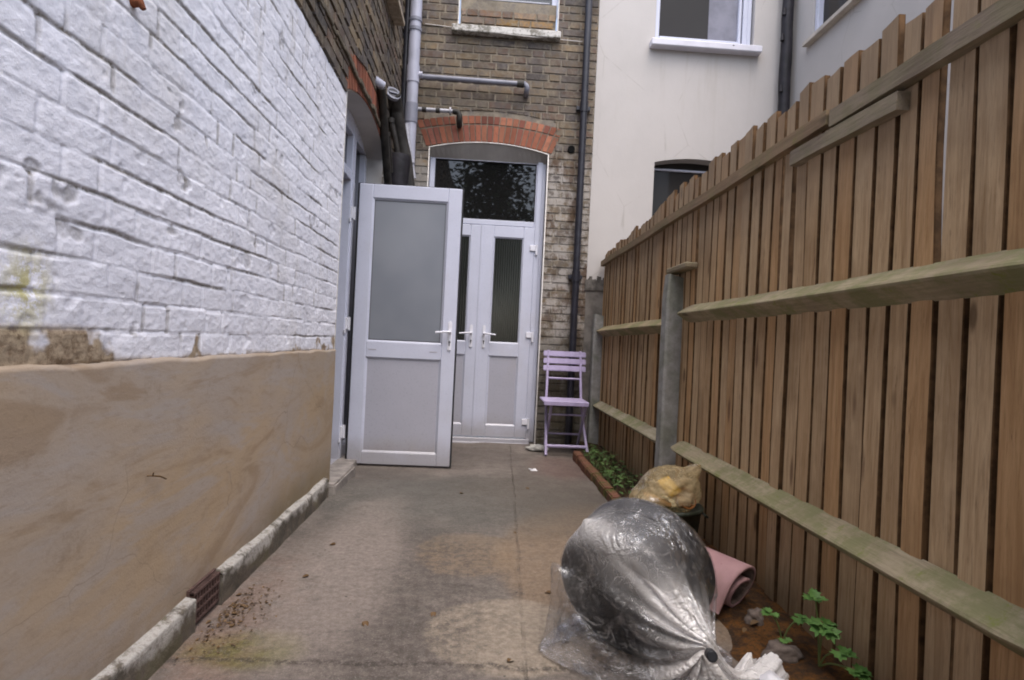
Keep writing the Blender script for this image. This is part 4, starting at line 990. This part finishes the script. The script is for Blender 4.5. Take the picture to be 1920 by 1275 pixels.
herb('leafy_seedling', (1.02, 1.83, .02), [(-.045, -.01, .105, [((-1, -.3, .1), .04), ((.2, -1, .1), .03), ((-.5, .6, .3), .03)]), (.035, -.03, .10, [((1, -.4, .0), .045), ((-.5, -.8, .0), .04), ((.6, .7, .2), .03)]),
     (-.02, -.05, .04, [((-.6, -.8, .1), .03), ((.8, -.5, .2), .025)])], 'lobed', 'small sprawling seedling just left of the tall seedling', 'plant')

# ------------------------------------------------------------------ bin with yellowed bag
bn = thing('plastic_bin', (.93, 2.72, 0), 'round dark green plastic bin standing against the fence', 'bin')
b = MB(); Mt = Matrix.Translation((.925, 2.72, 0))
b.lathe([(.0, .012), (.125, .012), (.130, .02), (.142, .12), (.152, .205), (.160, .206), (.162, .222), (.150, .224), (.146, .20), (.0, .19)], Mt, 40); b.build('bin_body', M['bin'], bn)
b = MB()
for s in (-1, 1):
    b.tube(smooth_path([(.925+s*.155, 2.66, .19), (.925+s*.178, 2.68, .175), (.925+s*.178, 2.76, .175), (.925+s*.155, 2.78, .19)], 4), .006, 8)
b.build('bin_handle', M['bin'], bn)
def crumple(name, centre, rx, ry, rz, mat, label, cat, amp=.35, nu=90, nv=60, seed=0, shape=None, origin=None, thick=0.3):
    th = np.linspace(0, 2*PI, nu+1)[:-1]; ph = np.linspace(.02, PI-.02, nv)
    T, Ph = np.meshgrid(th, ph, indexing='ij')
    x, y, z = np.sin(Ph)*np.cos(T), np.sin(Ph)*np.sin(T), np.cos(Ph)
    q = 1.6
    rdg = 1-np.abs(2*fbm(x*q+seed, y*q+3, z*q+seed*2+5, 4)-1); rdg2 = 1-np.abs(2*fbm(x*4+seed, y*4+3, z*4+5, 3)-1)
    R_ = 1+amp*(rdg-.75)+amp*.22*(rdg2-.75)
    if shape is not None: R_ = R_*shape(x, y, z)
    P = np.stack([centre[0]+rx*x*R_, centre[1]+ry*y*R_, centre[2]+rz*z*R_], -1)
    idx = np.arange(nu*nv).reshape(nu, nv); idn = np.roll(idx, -1, 0)
    F = np.stack([idx[:, :-1], idx[:, 1:], idn[:, 1:], idn[:, :-1]], -1).reshape(-1, 4).tolist()
    F += [list(idx[:, 0])[::-1], list(idx[:, -1])]
    o = link_mesh(name, P.reshape(-1, 3), F, mat, smooth=True, origin=origin or centre)
    fattr(o, 'thick', np.full(nu*nv, thick)); return tag(o, label, cat)
BC = (.925, 2.71, .285)
def bagshape(x, y, z):
    s = 1+.55*np.exp(-((x-.62)**2+(z-.75)**2+(y+.1)**2)/.05)          # upright tied ear, right
    s = s+.35*np.exp(-((x+.9)**2+(z+.35)**2)/.12)                      # drooping flap, left
    s = s-.30*np.exp(-((x-.25)**2+(z-.25)**2+(y+1)**2)/.10)
    return np.where(z < -.35, s*.92, s)
crumple('plastic_bag', BC, .14, .125, .115, M['yellowfilm'], 'crumpled translucent yellow brown bag heaped on top of the green bin', 'bag', .27, 110, 70, 3, bagshape, None, .3)
ct = thing('food_tub', (.95, 2.66, .24), 'orange brown takeaway tub showing through the yellow bag', 'tub')
b = MB(); Mt = Matrix.Translation((.965, 2.665, .25)) @ Matrix.Rotation(math.radians(58), 4, 'X') @ Matrix.Rotation(.3, 4, 'Y')
b.lathe([(.0, .0), (.035, .0), (.048, .035), (.050, .05), (.044, .05), (.03, .01), (0, .008)], Mt, 24); b.build('tub_body', plain('orange_tub', (.30, .12, .035), .5, .4, .4, 25), ct)
b = MB(); b.lathe([(.0, .040), (.043, .041)], Mt, 24); b.build('sauce_remains', plain('brown_remains', (.10, .035, .015), .5, .4, .5, 40), ct)
b = MB(); b.box(-.035, .035, -.05, .05, -.012, .012, .004, Matrix.Translation((.905, 2.66, .315)) @ Matrix.Rotation(.7, 4, 'X') @ Matrix.Rotation(.5, 4, 'Z')); tag(b.build('food_carton', plain('yellow_card', (.60, .42, .05), .7, .3, .2, 30), origin=(.905, 2.66, .31)), 'bright yellow carton showing through the top of the bag', 'carton')
b = MB(); b.box(-.06, .06, -.04, .04, -.010, .010, .004, Matrix.Translation((.85, 2.66, .255)) @ Matrix.Rotation(.3, 4, 'Y')); tag(b.build('flattened_carton', plain('tan_card', (.42, .26, .13), .8, .2, .3, 20), origin=(.85, 2.66, .25)), 'flat tan carton low in the left side of the yellow bag', 'carton')

# ------------------------------------------------------------------ rolled pink mat
def mat_roll():
    ax_ = Vector((.60, -.79, -.07)).normalized(); sd = Vector((0, 0, 1)).cross(ax_).normalized(); upv = ax_.cross(sd)
    c0 = Vector((.905, 2.17, .105))-ax_*.10; N, K = 90, 14; th = .006
    def pt(a, l, off):
        turn = a/(2*PI); r_ = .034+.046*turn+off+.004*math.sin(a*3)*.4
        x = r_*math.cos(a); z = r_*math.sin(a)
        if a > A1-.9:                      # loose outer end hangs away from the roll
            q = (a-(A1-.9))/.9; x += -.035*q*q; z += .010*q*q
        return c0+sd*x+upv*z+ax_*(l*(.235+.02*math.sin(a)))
    A1 = 2*PI*1.62; vs = []
    for off in (th, -th):
        for i in range(N+1):
            for j in range(K+1): vs.append(pt(A1*i/N, j/K, off))
    W = (N+1)*(K+1); idx = lambda s_, i, j: s_*W+i*(K+1)+j; fs = []; mi = []
    for i in range(N):
        for j in range(K):
            fs.append((idx(0, i, j), idx(0, i+1, j), idx(0, i+1, j+1), idx(0, i, j+1))); mi.append(0)
            fs.append((idx(1, i, j), idx(1, i, j+1), idx(1, i+1, j+1), idx(1, i+1, j))); mi.append(1)
        for j in (0, K): fs.append((idx(0, i, j), idx(0, i+1, j), idx(1, i+1, j), idx(1, i, j))); mi.append(0)
    for i in (0, N):
        for j in range(K): fs.append((idx(0, i, j), idx(0, i, j+1), idx(1, i, j+1), idx(1, i, j))); mi.append(0)
    o = link_mesh('rolled_mat', vs, fs, [M['pink'], M['potin']], smooth=True, mi=mi, origin=(.93, 2.12, 0))
    tag(o, 'speckled pink mat rolled up and lying against the fence foot', 'mat')
mat_roll()
def rock(name, c_, r_, mat, label, cat, seed=1, sq=(1, 1, .7), am=.5):
    bm = bmesh.new(); bmesh.ops.create_icosphere(bm, subdivisions=4, radius=1)
    for v in bm.verts:
        p = v.co.copy(); k = 1+am*mnoise.noise(p*1.3+Vector((seed, 0, 0)))+.15*mnoise.noise(p*4+Vector((seed, 3, 0))); v.co = Vector((p.x*sq[0], p.y*sq[1], p.z*sq[2]))*k*r_
    me = bpy.data.meshes.new(name); bm.to_mesh(me); bm.free(); me.materials.append(mat)
    for p in me.polygons: p.use_smooth = True
    o = bpy.data.objects.new(name, me); C.objects.link(o); o.location = c_; return tag(o, label, cat)
rock('stone', (1.0, 1.98, .03), .032, M['root'], 'rounded brown stone on the dirt by the end of the pink roll', 'stone', 5, (1, .9, 1))
rock('stone', (.975, 1.75, .03), .045, M['root'], 'knobbly grey brown stone lying beside the tall seedling', 'stone', 2, (1.2, .8, .8))
rock('stone', (.545, 5.28, .0), .075, plain('pale_stone', (.40, .39, .36), .9, .2, .2, 20, .6), 'flat pale stone on the ground left of the chair', 'stone', 8, (1.2, .8, .35))
rock('paper_scrap', (.434, 4.40, -.012), .022, M['white'], 'small white crumpled scrap lying on the paving before the chair', 'litter', 3, (1.4, 1, .45), .9)
rock('plastic_scrap', (.875, 1.60, .02), .04, M['white'], 'white plastic scrap poking out beside the polythene tail', 'litter', 6, (1., 1.2, .7), .5)

# ------------------------------------------------------------------ polythene wrapped tub
TC = Vector((.525, 1.82, .232)); TA = Vector((-.60, -.70, -.36)).normalized(); TR, TH, TRD = .225, .13, .055
Mtub = TA.to_track_quat('Z', 'Y').to_matrix().to_4x4(); Mtub.translation = TC
tubt = thing('black_tub', (TC.x, TC.y, 0), 'big round black plastic tub on its side, seen through the clear polythene', 'tub')
b = MB(); pr = [(0, TH)]+[(TR-TRD+TRD*math.sin(q), TH-TRD+TRD*math.cos(q)) for q in np.linspace(0, PI/2, 9)]+[(TR-TRD+TRD*math.cos(q), -TH+TRD-TRD*math.sin(q)) for q in np.linspace(0, PI/2, 9)]+[(0, -TH)]
b.lathe(pr, Mtub, 64); b.build('tub_body', M['blackplastic'], tubt)
b = MB(); b.lathe([(TR-.003, -.03), (TR+.003, -.026), (TR+.003, -.008), (TR-.003, -.004)], Mtub, 64); b.build('tub_band', M['blackplastic'], tubt)

def bag_sim():
    NR, NS = 104, 150
    Mi = np.array(Mtub.inverted()); Mf = np.array(Mtub)
    neck = np.array([.630, 1.50, .190]); A0 = np.array([.47, 2.02, .36])
    t = np.linspace(0, 1, NR)
    # path: pole behind/above the tub -> centre -> neck -> tail
    ctr = np.zeros((NR, 3)); rad = np.zeros(NR); rest = np.zeros(NR)
    tn = .74
    for i, q in enumerate(t):
        if q < tn:
            s = q/tn; ctr[i] = (1-s)**2*A0+2*s*(1-s)*(np.array(TC)+[.0, .0, .0])+s*s*neck
            rad[i] = .31*math.sin(PI*min(s*.98+.02, 1))**.55*(1-s**6)+.03*s**6; rest[i] = (.30-.02*s)*math.sin(PI/2*min(1, s*2.6))
        else:
            s = (q-tn)/(1-tn); ctr[i] = neck+s*np.array([.29, .16, -.17]); rad[i] = .03+.075*s; rest[i] = .285
    d = np.gradient(ctr, axis=0); d /= np.linalg.norm(d, axis=1)[:, None]
    up = np.array([0, 0, 1.]); a = np.cross(d, up); a /= np.linalg.norm(a, axis=1)[:, None]; bb = np.cross(a, d)
    th = np.arange(NS)*2*PI/NS
    P = ctr[:, None]+rad[:, None, None]*(a[:, None]*np.cos(th)[None, :, None]+bb[:, None]*np.sin(th)[None, :, None])
    g = np.random.default_rng(5)
    P = P+g.normal(0, .004, P.shape)
    seg = .0122; rr_ = rest*2*PI/NS
    diag = np.sqrt(seg**2+((rr_[1:]+rr_[:-1])/2)**2)
    V = np.zeros_like(P); tgt_r = .026
    ineck = int(tn*(NR-1)); fold = np.cumsum(g.normal(0, 1, NS)); 
    nk = np.array([g.uniform(.3, 1.25) for _ in range(NS)]); nk = np.convolve(np.r_[nk, nk[:2]], np.ones(3)/3, 'same')[:NS]
    neckpos = ctr[ineck]+tgt_r*nk[:, None]*(a[ineck]*np.cos(th)[:, None]+bb[ineck]*np.sin(th)[:, None])
    # one taut fold: pick the meridian that leaves the tub at its upper left rim
    a0 = np.array([.335, 1.80, .425]); RJ = None
    im = int(.42*(NR-1)); RJ = int(np.argmin(np.linalg.norm(P[im]-a0, axis=1))); RJ = min(RJ, NS-4)
    i0r, i1r = int(.50*(NR-1)), ineck
    rl = a0+(neck-a0)*np.linspace(0, 1, i1r-i0r)[:, None]**1.0; rl[:, 2] += .02*np.sin(np.linspace(0, PI, i1r-i0r))
    tailring = np.array([.90, 1.66, .035])+np.stack([.05*np.cos(th), .10*np.sin(th), .025*np.sin(th*3)], -1)
    pins = []
    for tg, ir, st_ in (([.232, 1.80, .315], .44, .35), ([.44, 1.90, .480], .38, .30), ([.300, 1.68, .17], .50, .12), ([.70, 1.62, .34], .58, .18), ([.36, 1.62, .30], .60, .10)):
        tg = np.array(tg); ii = int(ir*(NR-1)); jj = int(np.argmin(np.linalg.norm(P[ii]-tg, axis=1))); pins.append((ii, jj, tg, st_))
    def corr(A, B, L, k):
        D = B-A; n = np.linalg.norm(D, axis=-1, keepdims=True)+1e-9
        return D*(k*.5*(n-L)/n)
    for it in range(230):
        old = P.copy(); V *= .93; V[..., 2] -= .0009; P = P+np.clip(V, -.01, .01)
        for sub in range(4):
            L = rr_[:, None, None]
            for par in (0, 1):                                    # around
                A = P[:, par::2]; Bn = np.roll(P, -1, 1)[:, par::2]; c_ = corr(A, Bn, L, .9)
                P[:, par::2] += c_; idx = (np.arange(par, NS, 2)+1) % NS; P[:, idx] -= c_
            for par in (0, 1):                                    # along
                A = P[par:-1:2]; Bn = P[par+1::2]; A = A[:len(Bn)]; c_ = corr(A, Bn, seg, .9)
                P[par:-1:2][:len(c_)] += c_; P[par+1::2][:len(c_)] -= c_
            for sgn in (1, -1):                                   # shear
                A = P[:-1]; Bn = np.roll(P[1:], -sgn, 1); c_ = corr(A, Bn, diag[:, None, None], .22)
                P[:-1] += c_; P[1:] -= np.roll(c_, sgn, 1)
            # bending (two apart)
            c_ = corr(P, np.roll(P, -2, 1), 2*L, .10); c_ = np.where(np.isfinite(c_), c_, 0); P += c_; P -= np.roll(c_, 2, 1)
            c_ = corr(P[:-2], P[2:], 2*seg, .12); P[:-2] += c_; P[2:] -= c_
            P[ineck] = P[ineck]*.2+neckpos*.8
            if RJ is not None:
                seg_ = P[i0r:i1r, RJ:RJ+3]; seg_ += (rl[:, None]-seg_)*.5
            P[0] = P[0].mean(0)
            if sub == 3:
                P[-1] = P[-1]*.5+.5*tailring
                for (ii, jj, tg, st_) in pins:
                    jw = (np.arange(jj-2, jj+3)) % NS
                    P[ii-1:ii+2][:, jw] += (tg-P[ii-1:ii+2][:, jw])*st_
            # collision with tub
            Q = P.reshape(-1, 3)@Mi[:3, :3].T+Mi[:3, 3]
            r_ = np.linalg.norm(Q[:, :2], axis=1); h = Q[:, 2]
            dx = r_-(TR-TRD); dz = np.abs(h)-(TH-TRD); mx, mz = np.maximum(dx, 0), np.maximum(dz, 0)
            ln = np.hypot(mx, mz); sd = ln+np.minimum(np.maximum(dx, dz), 0)-TRD-.005
            inn = ln < 1e-6
            gx = np.where(inn, (dx > dz)*1., mx/(ln+1e-9)); gzv = np.where(inn, (dx <= dz)*1., mz/(ln+1e-9))*np.sign(h)
            push = np.where(sd < 0, -sd, 0)
            dirx = Q[:, :2]/(r_[:, None]+1e-9)
            Q[:, :2] += dirx*(gx*push)[:, None]; Q[:, 2] += gzv*push
            P = (Q@Mf[:3, :3].T+Mf[:3, 3]).reshape(P.shape)
            P[..., 2] = np.maximum(P[..., 2], .005); P[..., 0] = np.minimum(P[..., 0], 1.07)
        V = (P-old); V = np.clip(V, -.008, .008)
    for _ in range(1):
        P = P*.7+.075*(np.roll(P, 1, 1)+np.roll(P, -1, 1))+.075*(np.concatenate([P[:1], P[:-1]])+np.concatenate([P[1:], P[-1:]]))
    ix = np.arange(NR*NS).reshape(NR, NS); jx = np.roll(ix, -1, 1)
    F = np.stack([ix[:-1], ix[1:], jx[1:], jx[:-1]], -1).reshape(-1, 4).tolist()
    o = link_mesh('polythene_sheet', P.reshape(-1, 3), F, M['film'], smooth=True, origin=(TC.x, TC.y, 0))
    pleat = .25+.75*sst(.42, .56, fbm(np.arange(NS)*.16, np.zeros(NS), 3, 3))
    th_ = (.04*sst(.40, .50, t)+.95*sst(.60, .71, t))[:, None]*pleat[None, :]+.25*sst(.66, .76, t)[:, None]
    th_ = (th_+.5*np.exp(-((np.arange(NS)-RJ-1)/4.5)**2)[None, :]*sst(.36, .46, t)[:, None]).ravel(); fattr(o, 'thick', th_)
    ss = o.modifiers.new('s', 'SUBSURF'); ss.levels = 1; ss.render_levels = 1
    return tag(o, 'crinkled clear polythene sheet wrapped round the black tub and gathered toward the seedlings', 'plastic sheet')
bag_sim()
b = MB(); b.tube([(.622, 1.455, .183), (.618, 1.432, .189)], .0145, 14); b.tube([(.618, 1.432, .189), (.6175, 1.429, .190)], [.0145, .011], 14); tag(b.build('bottle_cap', M['blackplastic'], origin=(.62, 1.44, .18)), 'small black round cap caught in the gathered polythene', 'cap')

# ------------------------------------------------------------------ small things
b = MB(); P_ = [(-.885, 1.60, .553), (-.872, 1.605, .552), (-.866, 1.63, .545), (-.868, 1.665, .530)]
b.tube(P_, .0022, 6); b.tube([P_[1], (-.868, 1.60, .562)], .0018, 6); tag(b.build('twig', M['deadleaf'], origin=(-.885, 1.6, .55)), 'short dark twig stuck to the brown plaster', 'twig')
b = MB(); b.tube([(-.905, 1.46, 1.75), (-.88, 1.46, 1.75), (-.872, 1.462, 1.735)], [.014, .012, .006], 10); tag(b.build('rusty_fixing', plain('rust', (.17, .06, .03), .9, .2, .4, 40, .8), origin=(-.9, 1.46, 1.75)), 'rusty stub sticking out of the white bricks', 'fixing')
rr = random.Random(17)
spots = [(-.635, 2.30), (-.795, 2.041), (-.127, 2.025), (-.84, 1.93), (-.80, 1.98), (-.76, 1.91), (-.82, 2.12), (.33, 3.8), (.31, 2.2), (-.1, 3.6), (.2, 2.9), (.93, 2.4), (.99, 2.3), (1.0, 1.95), (.93, 1.9), (1.03, 1.88), (-.62, 2.65), (.12, 1.72), (-.35, 1.95)]
lab = 'dry brown leaf fragment lying loose on the yard floor'
for i, (x, y) in enumerate(spots):
    b = MB(); a = rr.uniform(0, 6.28); z0 = float(gz(x, y)) if x < .8 else .03
    add_leaf(b, (x, y, z0+.005), (math.cos(a), math.sin(a), .05), (0, 0, 1), rr.uniform(.018, .035), 'oval', .25)
    o = b.build('dead_leaf', M['deadleaf'], origin=(x, y, z0)); tag(o, lab, 'leaf', 'dead leaves scattered on the yard')

db = MB(); rr = random.Random(44)
for i in range(240):
    x, y = -.79+abs(rr.gauss(0, .06))-.04, rr.gauss(1.97, .10)
    a = rr.uniform(0, 6.28); z0 = float(gz(x, y))
    add_leaf(db, (max(x, -.855), y, z0+.003+rr.random()*.006), (math.cos(a), math.sin(a), rr.uniform(-.1, .5)), (0, 0, 1), rr.uniform(.005, .013), 'oval', .3)
tag(db.build('leaf_debris', M['deadleaf'], origin=(-.8, 1.97, 0)), kind='stuff')
# garden trees behind the viewer; they show in the door glass as reflections
def tree(loc, h, spread, label, seed):
    t = thing('garden_tree', loc, label, 'tree'); r = random.Random(seed); B0 = Vector(loc); tr = MB(); lf = MB(); tips = []
    tr.tube([B0, B0+Vector((.05, .05, h*.3)), B0+Vector((0, .1, h*.62))], [.16, .12, .07], 12)
    for i in range(16):
        a = r.uniform(0, 6.28); s = B0+Vector((0, .05, h*r.uniform(.28, .6))); e = s+Vector((math.cos(a)*spread*r.uniform(.4, .9), math.sin(a)*spread*r.uniform(.4, .9), h*r.uniform(.05, .38)))
        tr.tube([s, (s+e)/2+Vector((0, 0, .15)), e], [.05, .03, .012], 8); tips += [e, (s+e)/2+Vector((0, 0, .2))]
    for tp in tips:
        for k in range(190):
            p = tp+Vector([r.gauss(0, .48) for _ in range(3)]); a = r.uniform(0, 6.28)
            add_leaf(lf, p, (math.cos(a), math.sin(a), r.uniform(-.8, .4)), (r.uniform(-.5, .5), 0, 1), r.uniform(.14, .24), 'oval', .1)
    tr.build('trunk', M['bark'], t); lf.build('crown', M['treeleaf'], t)
tree((.5, -6.6, -.1), 7.4, 2.0, 'dark leafy tree mirrored in the pane above the double doors', 4)
tree((-2.0, -7.8, -.1), 7.2, 1.9, 'leafy tree standing left of the taller tree at the garden end', 9)
tree((4.2, -8.0, -.1), 6.5, 2.0, 'leafy tree standing right of the taller tree at the garden end', 14)
